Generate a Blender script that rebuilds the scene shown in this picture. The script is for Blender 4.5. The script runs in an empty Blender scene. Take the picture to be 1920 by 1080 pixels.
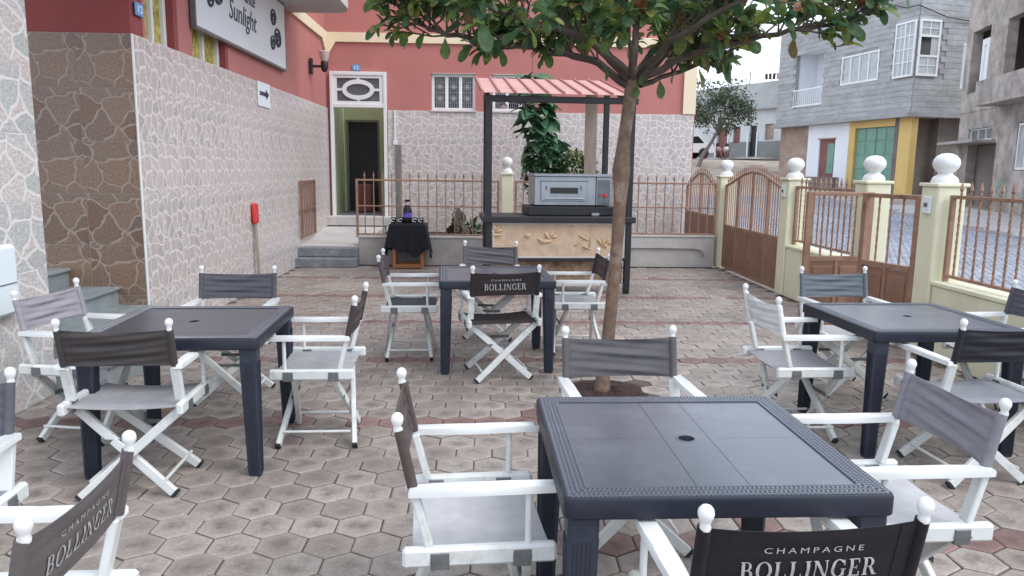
import bpy, bmesh, math, random
from mathutils import Vector, Matrix, Euler
R = math.radians
rnd = random.Random(7)
SC = bpy.context.scene
COL = SC.collection

# ------------------------------------------------------------------ camera, sky, sun, exposure
cam = bpy.data.objects.new('camera', bpy.data.cameras.new('camera'))
COL.objects.link(cam)
cam.data.sensor_width = 36.0
cam.data.lens = 36.0 * 1419.7 / 1920.0
cam.data.clip_start = 0.05
cam.data.clip_end = 800.0
YAW, PITCH, ROLL = 0.04, 0.1578, 0.0127
r0 = Vector((math.cos(YAW), -math.sin(YAW), 0))
fw = Vector((math.sin(YAW) * math.cos(PITCH), math.cos(YAW) * math.cos(PITCH), -math.sin(PITCH)))
u0 = r0.cross(fw)
rt = r0 * math.cos(ROLL) + u0 * math.sin(ROLL)
up = u0 * math.cos(ROLL) - r0 * math.sin(ROLL)
mw = Matrix.Identity(4)
for i in range(3):
    mw[i][0], mw[i][1], mw[i][2] = rt[i], up[i], -fw[i]
mw[2][3] = 1.583
cam.matrix_world = mw
SC.camera = cam

SUN_EL, SUN_AZ = R(50), R(122)          # azimuth clockwise from +y: the soft sun stands to the right, behind the camera
world = bpy.data.worlds.new('World')
SC.world = world
world.use_nodes = True
wn, wl = world.node_tree.nodes, world.node_tree.links
wn.clear()
w_out = wn.new('ShaderNodeOutputWorld')
w_bg = wn.new('ShaderNodeBackground')
w_sky = wn.new('ShaderNodeTexSky')
w_sky.sky_type = 'NISHITA'
w_sky.sun_disc = False
w_sky.sun_elevation = SUN_EL
w_sky.sun_rotation = SUN_AZ
w_sky.air_density = 1.0
w_sky.dust_density = 3.0
w_mix = wn.new('ShaderNodeMixRGB')
w_mix.inputs[0].default_value = 0.80       # an even veil of bright cloud over the sky
w_mix.inputs[2].default_value = (10.9, 11.8, 13.3, 1)
wl.new(w_sky.outputs[0], w_mix.inputs[1])
wl.new(w_mix.outputs[0], w_bg.inputs[0])
w_bg.inputs[1].default_value = 0.10
wl.new(w_bg.outputs[0], w_out.inputs[0])

sun = bpy.data.objects.new('sun', bpy.data.lights.new('sun', 'SUN'))
COL.objects.link(sun)
sun.data.energy = 1.0
sun.data.angle = R(25)
sun.data.color = (1.0, 0.96, 0.91)
sd = Vector((math.sin(SUN_AZ) * math.cos(SUN_EL), math.cos(SUN_AZ) * math.cos(SUN_EL), math.sin(SUN_EL)))
sun.rotation_euler = sd.to_track_quat('Z', 'Y').to_euler()
sun.location = (0, -10, 20)

SC.view_settings.view_transform = 'Standard'
SC.view_settings.look = 'None'
SC.view_settings.gamma = 1.0
SC.view_settings.use_curve_mapping = False
SC.view_settings.exposure = 0.68

# ------------------------------------------------------------------ mesh helpers
class MB:
    def __init__(s):
        s.v, s.f, s.uv = [], [], {}
    def add(s, vs, fs, M=None, uvs=None):
        b = len(s.v)
        for p in vs:
            p = Vector(p)
            s.v.append(tuple(M @ p) if M is not None else tuple(p))
        for i, q in enumerate(fs):
            if uvs is not None:
                s.uv[len(s.f)] = uvs[i]
            s.f.append([b + k for k in q])
        return s
    def box(s, c, d, M=None, ch=0.0, rot=None):
        T = Matrix.Translation(Vector(c))
        if rot is not None:
            T = T @ Euler(rot).to_matrix().to_4x4()
        if M is not None:
            T = M @ T
        h = [k / 2.0 for k in d]
        if ch <= 0:
            vs = [(x * h[0], y * h[1], z * h[2]) for x in (-1, 1) for y in (-1, 1) for z in (-1, 1)]
            fs = [(0, 1, 3, 2), (4, 6, 7, 5), (0, 4, 5, 1), (2, 3, 7, 6), (0, 2, 6, 4), (1, 5, 7, 3)]
            return s.add(vs, fs, T)
        ch = min(ch, min(h) * 0.9)
        vs, idx = [], {}
        for cx in (-1, 1):
            for cy in (-1, 1):
                for cz in (-1, 1):
                    for a in range(3):
                        p = [cx * (h[0] - ch), cy * (h[1] - ch), cz * (h[2] - ch)]
                        p[a] = (cx, cy, cz)[a] * h[a]
                        idx[(cx, cy, cz, a)] = len(vs)
                        vs.append(p)
        fs = []
        order = ((-1, -1), (1, -1), (1, 1), (-1, 1))
        def key(a, sa, o1, o2):
            o = [(k) for k in range(3) if k != a]
            c = [0, 0, 0]; c[a] = sa; c[o[0]] = o1; c[o[1]] = o2
            return tuple(c)
        for a in range(3):
            for sa in (-1, 1):
                fs.append([idx[key(a, sa, p, q) + (a,)] for p, q in order])
        for a, b_, c_ in ((0, 1, 2), (0, 2, 1), (1, 2, 0)):
            for sa in (-1, 1):
                for sb in (-1, 1):
                    k1 = [0, 0, 0]; k1[a] = sa; k1[b_] = sb; k1[c_] = -1
                    k2 = list(k1); k2[c_] = 1
                    fs.append([idx[tuple(k1) + (a,)], idx[tuple(k1) + (b_,)], idx[tuple(k2) + (b_,)], idx[tuple(k2) + (a,)]])
        for cx in (-1, 1):
            for cy in (-1, 1):
                for cz in (-1, 1):
                    fs.append([idx[(cx, cy, cz, a)] for a in range(3)])
        return s.add(vs, fs, T)
    def beam(s, p, q, w, h, upv=(0, 0, 1), ch=0.0, twist=0.0):
        p, q = Vector(p), Vector(q)
        d = q - p
        L = d.length
        z = d.normalized()
        u = Vector(upv)
        x = u.cross(z)
        if x.length < 1e-5:
            x = Vector((1, 0, 0)).cross(z)
        x.normalize()
        y = z.cross(x)
        M = Matrix.Identity(4)
        for i in range(3):
            M[i][0], M[i][1], M[i][2], M[i][3] = x[i], y[i], z[i], (p[i] + q[i]) / 2
        return s.box((0, 0, 0), (w, h, L), M, ch)
    def tube(s, pts, rad, n=8, cap=True):
        pts = [Vector(p) for p in pts]
        if not hasattr(rad, '__len__'):
            rad = [rad] * len(pts)
        b = len(s.v)
        ref = None
        for i, p in enumerate(pts):
            t = (pts[min(i + 1, len(pts) - 1)] - pts[max(i - 1, 0)]).normalized()
            if ref is None:
                ref = Vector((1, 0, 0)) if abs(t.x) < 0.8 else Vector((0, 1, 0))
            x = (ref - t * ref.dot(t)).normalized()
            ref = x
            y = t.cross(x)
            for k in range(n):
                a = 2 * math.pi * k / n
                s.v.append(tuple(p + (x * math.cos(a) + y * math.sin(a)) * rad[i]))
        for i in range(len(pts) - 1):
            for k in range(n):
                k2 = (k + 1) % n
                s.f.append([b + i * n + k, b + i * n + k2, b + (i + 1) * n + k2, b + (i + 1) * n + k])
        if cap:
            s.f.append([b + k for k in range(n)][::-1])
            s.f.append([b + (len(pts) - 1) * n + k for k in range(n)])
        return s
    def lathe(s, prof, c=(0, 0, 0), n=16, M=None):
        vs, fs = [], []
        for r, z in prof:
            for k in range(n):
                a = 2 * math.pi * k / n
                vs.append((c[0] + r * math.cos(a), c[1] + r * math.sin(a), c[2] + z))
        for i in range(len(prof) - 1):
            for k in range(n):
                k2 = (k + 1) % n
                fs.append((i * n + k, i * n + k2, (i + 1) * n + k2, (i + 1) * n + k))
        fs.append(tuple(range(n))[::-1])
        fs.append(tuple((len(prof) - 1) * n + k for k in range(n)))
        return s.add(vs, fs, M)
    def prism(s, poly, z0, z1, M=None, ins=0.0):
        n = len(poly)
        cx = sum(p[0] for p in poly) / n
        cy = sum(p[1] for p in poly) / n
        vs = [(p[0], p[1], z0) for p in poly]
        if ins > 0:
            vs += [(p[0], p[1], z1 - ins) for p in poly]
            k = lambda p: (cx + (p[0] - cx) * (1 - ins / max(1e-6, math.hypot(p[0] - cx, p[1] - cy))),
                           cy + (p[1] - cy) * (1 - ins / max(1e-6, math.hypot(p[0] - cx, p[1] - cy))), z1)
            vs += [k(p) for p in poly]
        else:
            vs += [(p[0], p[1], z1) for p in poly]
        rows = 3 if ins > 0 else 2
        fs = [tuple(range(n))[::-1], tuple((rows - 1) * n + k for k in range(n))]
        for r_ in range(rows - 1):
            for k in range(n):
                k2 = (k + 1) % n
                fs.append((r_ * n + k, r_ * n + k2, (r_ + 1) * n + k2, (r_ + 1) * n + k))
        return s.add(vs, fs, M)
    def grid(s, fn, nu, nv, uv=False):
        vs = [fn(i / nu, j / nv) for i in range(nu + 1) for j in range(nv + 1)]
        fs, us = [], []
        for i in range(nu):
            for j in range(nv):
                a = i * (nv + 1) + j
                fs.append((a, a + nv + 1, a + nv + 2, a + 1))
                us.append([(i / nu, j / nv), ((i + 1) / nu, j / nv), ((i + 1) / nu, (j + 1) / nv), (i / nu, (j + 1) / nv)])
        return s.add(vs, fs, None, us if uv else None)
    def mesh(s, name, mat=None, smooth=35, fix=True):
        me = bpy.data.meshes.new(name)
        me.from_pydata(s.v, [], s.f)
        if s.uv:
            l = me.uv_layers.new(name='UVMap')
            for pi, us in s.uv.items():
                for k, li in enumerate(me.polygons[pi].loop_indices):
                    l.data[li].uv = us[k]
        if fix:
            bm = bmesh.new(); bm.from_mesh(me)
            bmesh.ops.recalc_face_normals(bm, faces=bm.faces)
            bm.to_mesh(me); bm.free()
        if smooth:
            me.polygons.foreach_set('use_smooth', [True] * len(me.polygons))
            me.set_sharp_from_angle(angle=R(smooth))
        if mat is not None:
            me.materials.append(mat)
        me.update()
        return me
    def build(s, name, mat=None, parent=None, smooth=35, fix=True, loc=None):
        return link(name, s.mesh(name, mat, smooth, fix), parent, loc)

def link(name, me, parent=None, loc=None, rot=None):
    o = bpy.data.objects.new(name, me)
    COL.objects.link(o)
    if parent is not None:
        o.parent = parent
    if loc is not None:
        o.location = loc
    if rot is not None:
        o.rotation_euler = rot
    return o

def tag(o, label=None, cat=None, group=None, kind=None):
    if label: o['label'] = label
    if cat: o['category'] = cat
    if group: o['group'] = group
    if kind: o['kind'] = kind
    return o

def thing(name, label, cat, loc=(0, 0, 0), rotz=0.0, group=None):
    o = bpy.data.objects.new(name, None)
    COL.objects.link(o)
    o.location = loc
    o.rotation_euler = (0, 0, rotz)
    o.empty_display_size = 0.1
    return tag(o, label, cat, group)

def copy_tree(o, parent=None):
    c = o.copy()
    COL.objects.link(c)
    c.parent = parent
    for ch in [k for k in o.children]:
        copy_tree(ch, c)
    return c

# ------------------------------------------------------------------ materials
def S(r, g, b, k=1.0):
    f = lambda c: ((c / 255.0) / 12.92 if c <= 10 else (((c / 255.0) + 0.055) / 1.055) ** 2.4) * k
    return (f(r), f(g), f(b), 1)

def new_mat(name):
    m = bpy.data.materials.new(name)
    m.use_nodes = True
    nt = m.node_tree
    return m, nt.nodes, nt.links, nt.nodes['Principled BSDF']

def nd(N, t, **kw):
    n = N.new(t)
    for k, v in kw.items():
        setattr(n, k, v)
    return n

def pm(name, c1, c2=None, scale=3.0, rough=0.6, bump=0.0, bscale=60.0, metal=0.0, spec=0.5, stretch=None, contrast=(0.35, 0.65), c3=None, s3=0.7, rvar=0.0, obj_var=0.0):
    m, N, L, P = new_mat(name)
    P.inputs['Roughness'].default_value = rough
    P.inputs['Metallic'].default_value = metal
    P.inputs['Specular IOR Level'].default_value = spec
    tc = nd(N, 'ShaderNodeTexCoord'); geo = nd(N, 'ShaderNodeNewGeometry')
    vec = geo.outputs['Position']
    if stretch:
        mp = nd(N, 'ShaderNodeMapping'); mp.inputs['Scale'].default_value = stretch
        L.new(tc.outputs['Object'], mp.inputs['Vector']); vec = mp.outputs['Vector']
    col = None
    if c2 is not None:
        no = nd(N, 'ShaderNodeTexNoise'); no.inputs['Scale'].default_value = scale; no.inputs['Detail'].default_value = 7; no.inputs['Roughness'].default_value = 0.65
        L.new(vec, no.inputs['Vector'])
        ra = nd(N, 'ShaderNodeValToRGB')
        ra.color_ramp.elements[0].position = contrast[0]; ra.color_ramp.elements[0].color = c1
        ra.color_ramp.elements[1].position = contrast[1]; ra.color_ramp.elements[1].color = c2
        L.new(no.outputs['Fac'], ra.inputs[0]); col = ra.outputs[0]
        if c3 is not None:
            n3 = nd(N, 'ShaderNodeTexNoise'); n3.inputs['Scale'].default_value = s3; n3.inputs['Detail'].default_value = 9; n3.inputs['Roughness'].default_value = 0.7
            L.new(vec, n3.inputs['Vector'])
            r3 = nd(N, 'ShaderNodeValToRGB'); r3.color_ramp.elements[0].position = 0.52; r3.color_ramp.elements[1].position = 0.72
            L.new(n3.outputs['Fac'], r3.inputs[0])
            mx = nd(N, 'ShaderNodeMixRGB'); mx.inputs[2].default_value = c3
            L.new(r3.outputs[0], mx.inputs[0]); L.new(col, mx.inputs[1]); col = mx.outputs[0]
        if rvar:
            mr = nd(N, 'ShaderNodeMapRange'); mr.inputs[3].default_value = rough - rvar; mr.inputs[4].default_value = rough + rvar
            L.new(no.outputs['Fac'], mr.inputs[0]); L.new(mr.outputs[0], P.inputs['Roughness'])
    if obj_var:
        oi = nd(N, 'ShaderNodeObjectInfo'); hs = nd(N, 'ShaderNodeHueSaturation')
        mr = nd(N, 'ShaderNodeMapRange'); mr.inputs[3].default_value = 1 - obj_var; mr.inputs[4].default_value = 1 + obj_var
        L.new(oi.outputs['Random'], mr.inputs[0]); L.new(mr.outputs[0], hs.inputs['Value'])
        if col is None: hs.inputs['Color'].default_value = c1
        else: L.new(col, hs.inputs['Color'])
        col = hs.outputs[0]
    if col is None: P.inputs['Base Color'].default_value = c1
    else: L.new(col, P.inputs['Base Color'])
    if bump:
        nb = nd(N, 'ShaderNodeTexNoise'); nb.inputs['Scale'].default_value = bscale; nb.inputs['Detail'].default_value = 5
        L.new(vec, nb.inputs['Vector'])
        bp = nd(N, 'ShaderNodeBump'); bp.inputs['Strength'].default_value = 0.6; bp.inputs['Distance'].default_value = bump
        L.new(nb.outputs['Fac'], bp.inputs['Height']); L.new(bp.outputs[0], P.inputs['Normal'])
    return m

def tile_mat(name, cols, line, scale, rough=0.35, warp=0.25, width=0.035, soft=3.4):
    """a wall tile printed with crazy-paving stones: each tile carries the same print in its own uv square"""
    m, N, L, P = new_mat(name)
    P.inputs['Roughness'].default_value = rough
    uv = nd(N, 'ShaderNodeUVMap')
    no = nd(N, 'ShaderNodeTexNoise'); no.inputs['Scale'].default_value = 4.0; no.inputs['Detail'].default_value = 2
    L.new(uv.outputs[0], no.inputs['Vector'])
    sb = nd(N, 'ShaderNodeVectorMath', operation='SUBTRACT'); sb.inputs[1].default_value = (0.5, 0.5, 0.5)
    L.new(no.outputs['Color'], sb.inputs[0])
    sc = nd(N, 'ShaderNodeVectorMath', operation='SCALE'); sc.inputs['Scale'].default_value = warp
    L.new(sb.outputs[0], sc.inputs[0])
    ad = nd(N, 'ShaderNodeVectorMath', operation='ADD'); L.new(uv.outputs[0], ad.inputs[0]); L.new(sc.outputs[0], ad.inputs[1])
    mp = nd(N, 'ShaderNodeMapping'); mp.inputs['Scale'].default_value = scale
    L.new(ad.outputs[0], mp.inputs['Vector'])
    ve = nd(N, 'ShaderNodeTexVoronoi', voronoi_dimensions='2D', feature='DISTANCE_TO_EDGE'); ve.inputs['Scale'].default_value = 1.0
    vc = nd(N, 'ShaderNodeTexVoronoi', voronoi_dimensions='2D', feature='F1'); vc.inputs['Scale'].default_value = 1.0
    L.new(mp.outputs[0], ve.inputs['Vector']); L.new(mp.outputs[0], vc.inputs['Vector'])
    ra = nd(N, 'ShaderNodeValToRGB')
    els = ra.color_ramp.elements
    els[0].color = cols[0]; els[0].position = 0.1
    els[1].color = cols[-1]; els[1].position = 0.9
    for i, c in enumerate(cols[1:-1]):
        e = els.new(0.1 + 0.8 * (i + 1) / (len(cols) - 1)); e.color = c
    sx = nd(N, 'ShaderNodeSeparateXYZ'); L.new(vc.outputs['Color'], sx.inputs[0]); L.new(sx.outputs[0], ra.inputs[0])
    n2 = nd(N, 'ShaderNodeTexNoise'); n2.inputs['Scale'].default_value = 22; n2.inputs['Detail'].default_value = 6
    L.new(uv.outputs[0], n2.inputs['Vector'])
    mr = nd(N, 'ShaderNodeMapRange'); mr.inputs[1].default_value = 0.3; mr.inputs[2].default_value = 0.7; mr.inputs[3].default_value = 0.72; mr.inputs[4].default_value = 1.22
    L.new(n2.outputs['Fac'], mr.inputs[0])
    oi = nd(N, 'ShaderNodeObjectInfo')
    m3 = nd(N, 'ShaderNodeMapRange'); m3.inputs[3].default_value = 0.95; m3.inputs[4].default_value = 1.05
    L.new(oi.outputs['Random'], m3.inputs[0])
    mu = nd(N, 'ShaderNodeMath', operation='MULTIPLY'); L.new(mr.outputs[0], mu.inputs[0]); L.new(m3.outputs[0], mu.inputs[1])
    hs = nd(N, 'ShaderNodeHueSaturation'); L.new(ra.outputs[0], hs.inputs['Color']); L.new(mu.outputs[0], hs.inputs['Value'])
    st = nd(N, 'ShaderNodeMapRange'); st.inputs[1].default_value = width; st.inputs[2].default_value = width * soft
    L.new(ve.outputs['Distance'], st.inputs[0])
    mx = nd(N, 'ShaderNodeMixRGB'); mx.inputs[1].default_value = line
    L.new(st.outputs[0], mx.inputs[0]); L.new(hs.outputs[0], mx.inputs[2]); L.new(mx.outputs[0], P.inputs['Base Color'])
    bp = nd(N, 'ShaderNodeBump'); bp.inputs['Strength'].default_value = 0.5; bp.inputs['Distance'].default_value = 0.003
    L.new(st.outputs[0], bp.inputs['Height']); L.new(bp.outputs[0], P.inputs['Normal'])
    return m

def paver_mat(name, a, b, dark):
    m, N, L, P = new_mat(name)
    P.inputs['Roughness'].default_value = 0.52
    P.inputs['Specular IOR Level'].default_value = 0.5
    geo = nd(N, 'ShaderNodeNewGeometry'); oi = nd(N, 'ShaderNodeObjectInfo'); uv = nd(N, 'ShaderNodeUVMap')
    ad = nd(N, 'ShaderNodeMath', operation='ADD'); L.new(geo.outputs['Random Per Island'], ad.inputs[0]); L.new(oi.outputs['Random'], ad.inputs[1])
    fr = nd(N, 'ShaderNodeMath', operation='FRACT'); L.new(ad.outputs[0], fr.inputs[0])
    ra = nd(N, 'ShaderNodeValToRGB'); ra.color_ramp.elements[0].color = a; ra.color_ramp.elements[1].color = b
    L.new(fr.outputs[0], ra.inputs[0])
    no = nd(N, 'ShaderNodeTexNoise'); no.inputs['Scale'].default_value = 9; no.inputs['Detail'].default_value = 8; no.inputs['Roughness'].default_value = 0.7
    L.new(geo.outputs['Position'], no.inputs['Vector'])
    # worn, stained centre: distance in the paver's own uv, broken up by noise
    ln = nd(N, 'ShaderNodeVectorMath', operation='LENGTH'); L.new(uv.outputs[0], ln.inputs[0])
    m1 = nd(N, 'ShaderNodeMapRange'); m1.inputs[1].default_value = 0.9; m1.inputs[2].default_value = 0.25
    L.new(ln.outputs['Value'], m1.inputs[0])
    m2 = nd(N, 'ShaderNodeMapRange'); m2.inputs[1].default_value = 0.38; m2.inputs[2].default_value = 0.60
    L.new(no.outputs['Fac'], m2.inputs[0])
    mu = nd(N, 'ShaderNodeMath', operation='MULTIPLY'); L.new(m1.outputs[0], mu.inputs[0]); L.new(m2.outputs[0], mu.inputs[1])
    mx = nd(N, 'ShaderNodeMixRGB'); mx.inputs[2].default_value = dark
    L.new(mu.outputs[0], mx.inputs[0]); L.new(ra.outputs[0], mx.inputs[1])
    big = nd(N, 'ShaderNodeTexNoise'); big.inputs['Scale'].default_value = 0.8; big.inputs['Detail'].default_value = 6
    L.new(geo.outputs['Position'], big.inputs['Vector'])
    m4 = nd(N, 'ShaderNodeMapRange'); m4.inputs[1].default_value = 0.3; m4.inputs[2].default_value = 0.7; m4.inputs[3].default_value = 0.8; m4.inputs[4].default_value = 1.15
    L.new(big.outputs['Fac'], m4.inputs[0])
    fine = nd(N, 'ShaderNodeTexNoise'); fine.inputs['Scale'].default_value = 70; fine.inputs['Detail'].default_value = 4
    L.new(geo.outputs['Position'], fine.inputs['Vector'])
    m5 = nd(N, 'ShaderNodeMapRange'); m5.inputs[1].default_value = 0.3; m5.inputs[2].default_value = 0.7; m5.inputs[3].default_value = 0.85; m5.inputs[4].default_value = 1.15
    L.new(fine.outputs['Fac'], m5.inputs[0])
    mm = nd(N, 'ShaderNodeMath', operation='MULTIPLY'); L.new(m4.outputs[0], mm.inputs[0]); L.new(m5.outputs[0], mm.inputs[1])
    hs = nd(N, 'ShaderNodeHueSaturation'); L.new(mx.outputs[0], hs.inputs['Color']); L.new(mm.outputs[0], hs.inputs['Value'])
    L.new(hs.outputs[0], P.inputs['Base Color'])
    bp = nd(N, 'ShaderNodeBump'); bp.inputs['Strength'].default_value = 0.5; bp.inputs['Distance'].default_value = 0.004
    L.new(fine.outputs['Fac'], bp.inputs['Height']); L.new(bp.outputs[0], P.inputs['Normal'])
    return m

def fabric_mat(name):
    m, N, L, P = new_mat(name)
    P.inputs['Roughness'].default_value = 0.6
    P.inputs['Specular IOR Level'].default_value = 0.22
    P.inputs['Sheen Weight'].default_value = 0.03
    oi = nd(N, 'ShaderNodeObjectInfo'); tc = nd(N, 'ShaderNodeTexCoord')
    no = nd(N, 'ShaderNodeTexNoise'); no.inputs['Scale'].default_value = 14; no.inputs['Detail'].default_value = 6
    mp = nd(N, 'ShaderNodeMapping'); mp.inputs['Scale'].default_value = (1, 1, 4)
    L.new(tc.outputs['Object'], mp.inputs[0]); L.new(mp.outputs[0], no.inputs['Vector'])
    mr = nd(N, 'ShaderNodeMapRange'); mr.inputs[1].default_value = 0.3; mr.inputs[2].default_value = 0.7; mr.inputs[3].default_value = 0.9; mr.inputs[4].default_value = 1.1
    L.new(no.outputs['Fac'], mr.inputs[0])
    hs = nd(N, 'ShaderNodeHueSaturation'); L.new(oi.outputs['Color'], hs.inputs['Color']); L.new(mr.outputs[0], hs.inputs['Value'])
    L.new(hs.outputs[0], P.inputs['Base Color'])
    # woven mesh
    w1 = nd(N, 'ShaderNodeTexWave'); w1.inputs['Scale'].default_value = 110; w1.bands_direction = 'X'
    w2 = nd(N, 'ShaderNodeTexWave'); w2.inputs['Scale'].default_value = 110; w2.bands_direction = 'Z'
    w3 = nd(N, 'ShaderNodeTexWave'); w3.inputs['Scale'].default_value = 110; w3.bands_direction = 'Y'
    for w in (w1, w2, w3): L.new(tc.outputs['Object'], w.inputs['Vector'])
    a1 = nd(N, 'ShaderNodeMath', operation='ADD'); L.new(w1.outputs['Fac'], a1.inputs[0]); L.new(w2.outputs['Fac'], a1.inputs[1])
    a2 = nd(N, 'ShaderNodeMath', operation='ADD'); L.new(a1.outputs[0], a2.inputs[0]); L.new(w3.outputs['Fac'], a2.inputs[1])
    bp = nd(N, 'ShaderNodeBump'); bp.inputs['Strength'].default_value = 0.35; bp.inputs['Distance'].default_value = 0.001
    L.new(a2.outputs[0], bp.inputs['Height']); L.new(bp.outputs[0], P.inputs['Normal'])
    return m

def leaf_mat(name, cols, rough=0.38, trans=0.25):
    m, N, L, P = new_mat(name)
    P.inputs['Roughness'].default_value = rough
    geo = nd(N, 'ShaderNodeNewGeometry'); oi = nd(N, 'ShaderNodeObjectInfo')
    ad = nd(N, 'ShaderNodeMath', operation='ADD'); L.new(geo.outputs['Random Per Island'], ad.inputs[0]); L.new(oi.outputs['Random'], ad.inputs[1])
    fr = nd(N, 'ShaderNodeMath', operation='FRACT'); L.new(ad.outputs[0], fr.inputs[0])
    ra = nd(N, 'ShaderNodeValToRGB'); ra.color_ramp.interpolation = 'LINEAR'
    els = ra.color_ramp.elements
    els[0].position, els[0].color = cols[0]; els[1].position, els[1].color = cols[-1]
    for p, c in cols[1:-1]:
        e = els.new(p); e.color = c
    L.new(fr.outputs[0], ra.inputs[0])
    no = nd(N, 'ShaderNodeTexNoise'); no.inputs['Scale'].default_value = 25; no.inputs['Detail'].default_value = 4
    L.new(geo.outputs['Position'], no.inputs['Vector'])
    mr = nd(N, 'ShaderNodeMapRange'); mr.inputs[1].default_value = 0.3; mr.inputs[2].default_value = 0.7; mr.inputs[3].default_value = 0.75; mr.inputs[4].default_value = 1.3
    L.new(no.outputs['Fac'], mr.inputs[0])
    hs = nd(N, 'ShaderNodeHueSaturation'); L.new(ra.outputs[0], hs.inputs['Color']); L.new(mr.outputs[0], hs.inputs['Value'])
    L.new(hs.outputs[0], P.inputs['Base Color'])
    tr = nd(N, 'ShaderNodeBsdfTranslucent'); L.new(hs.outputs[0], tr.inputs['Color'])
    mx = nd(N, 'ShaderNodeMixShader'); mx.inputs[0].default_value = trans
    out = [n for n in N if n.type == 'OUTPUT_MATERIAL'][0]
    L.new(P.outputs[0], mx.inputs[1]); L.new(tr.outputs[0], mx.inputs[2]); L.new(mx.outputs[0], out.inputs[0])
    return m

def lin(r, g, b): return (r, g, b, 1)

M = {}
M['white'] = pm('white_painted_wood', lin(.63, .66, .65), lin(.71, .735, .725), 8, 0.42, .0006, 90, c3=lin(.46, .46, .42), s3=7)
M['white_leg'] = M['white']
M['white_gloss'] = pm('white_gloss_paint', lin(.70, .725, .725), lin(.76, .775, .775), 4, 0.35)
M['bracket'] = pm('grey_steel_bracket', lin(.13, .14, .14), lin(.20, .21, .21), 20, 0.5, metal=.4)
M['rubber'] = pm('black_rubber', lin(.02, .02, .02), None, rough=.8)
M['fabric'] = fabric_mat('mesh_fabric')
M['print'] = pm('white_print', lin(.42, .42, .42), None, rough=.6)
M['table'] = pm('anthracite_plastic', lin(.012, .018, .034), lin(.019, .026, .046), 3, 0.38, .0004, 250, spec=1.0, rvar=.12, c3=lin(.075, .080, .096), s3=3.5)
_tb = M['table'].node_tree.nodes['Principled BSDF']
_tb.inputs['Coat Weight'].default_value = 0.8
_tb.inputs['Coat Tint'].default_value = (.86, .91, 1, 1)
M['table_rim'] = pm('anthracite_rim', lin(.010, .013, .024), lin(.016, .020, .034), 5, 0.42, .0006, 200, spec=.4)
_tb.inputs['Coat IOR'].default_value = 1.75
_tb.inputs['Coat Roughness'].default_value = 0.27
M['table_leg'] = pm('anthracite_plastic_leg', lin(.018, .024, .040), lin(.030, .037, .058), 6, 0.45, .0012, 160)
M['paver'] = paver_mat('paver_grey', lin(.265, .229, .203), lin(.365, .322, .292), lin(.165, .137, .118))
M['paver_red'] = paver_mat('paver_red', lin(.205, .125, .112), lin(.265, .168, .150), lin(.115, .066, .058))
M['joint'] = pm('paving_joint', lin(.075, .058, .048), lin(.13, .103, .086), 12, 0.95)
tl_cols = [lin(.42, .38, .37), lin(.53, .475, .455), lin(.48, .44, .435), lin(.55, .49, .47), lin(.44, .41, .405)]
M['tile_light'] = tile_mat('tile_light', tl_cols, lin(.68, .63, .61), (3.7, 3.3, 1), 0.3, warp=.2, width=.035)
M['tile_pier'] = tile_mat('tile_pier', [lin(.46, .47, .46), lin(.57, .52, .50), lin(.51, .52, .52), lin(.60, .54, .52)], lin(.70, .685, .67), (2.8, 2.4, 1), 0.3, warp=.16, width=.034, soft=2.0)
M['tile_brown'] = tile_mat('tile_brown', [lin(.170, .104, .074), lin(.225, .142, .100), lin(.205, .152, .122), lin(.245, .155, .105), lin(.180, .122, .096)], lin(.31, .245, .20), (2.2, 2.1, 1), 0.3, warp=.22, width=.022, soft=2.2)
M['grout'] = pm('grout', lin(.62, .58, .56), lin(.70, .66, .64), 10, 0.9)
M['grout_dark'] = pm('grout_brown', lin(.34, .28, .23), lin(.40, .34, .28), 10, 0.9)
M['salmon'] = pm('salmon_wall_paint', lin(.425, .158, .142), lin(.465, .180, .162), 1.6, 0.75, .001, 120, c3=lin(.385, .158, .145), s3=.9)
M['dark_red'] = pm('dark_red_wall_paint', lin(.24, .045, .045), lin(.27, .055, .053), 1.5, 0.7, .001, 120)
M['cream'] = pm('cream_paint', lin(.74, .63, .44), lin(.78, .67, .49), 2, 0.7, .0008, 100)
M['yellow'] = pm('pale_yellow_paint', lin(.70, .69, .50), lin(.77, .76, .58), 1.8, 0.7, .0012, 90, c3=lin(.62, .61, .46), s3=1.3)
M['copper'] = pm('brown_iron_paint', lin(.26, .152, .104), lin(.35, .212, .150), 7, 0.5, .0008, 80, metal=.1, c3=lin(.16, .075, .048), s3=3)
M['gate_panel'] = pm('brown_gate_paint', lin(.215, .115, .075), lin(.275, .150, .102), 4, 0.5, .0008, 60, c3=lin(.13, .065, .045), s3=3)
M['concrete'] = pm('rough_concrete', lin(.30, .28, .275), lin(.40, .375, .365), 3, 0.9, .003, 50, c3=lin(.24, .22, .21), s3=1.2)
M['concrete_light'] = pm('light_render', lin(.47, .45, .44), lin(.56, .54, .52), 2, 0.85, .002, 60, c3=lin(.38, .36, .35), s3=1.4)
M['step'] = pm('grey_slate_step', lin(.20, .235, .245), lin(.28, .315, .325), 5, 0.5, .001, 80, c3=lin(.33, .36, .37), s3=2)
M['step_blue'] = pm('blue_grey_step', lin(.15, .165, .19), lin(.22, .235, .26), 6, 0.7, .001, 80, c3=lin(.30, .31, .32), s3=3)
M['black_iron'] = pm('black_iron_paint', lin(.012, .012, .016), lin(.02, .02, .026), 6, 0.45)
M['roof'] = pm('salmon_roof_sheet', lin(.50, .26, .23), lin(.56, .30, .27), 2.5, 0.45, c3=lin(.48, .22, .21), s3=2)
M['roof_rib'] = pm('roof_rib_paint', lin(.34, .115, .105), lin(.40, .145, .13), 2.5, 0.5)
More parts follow.
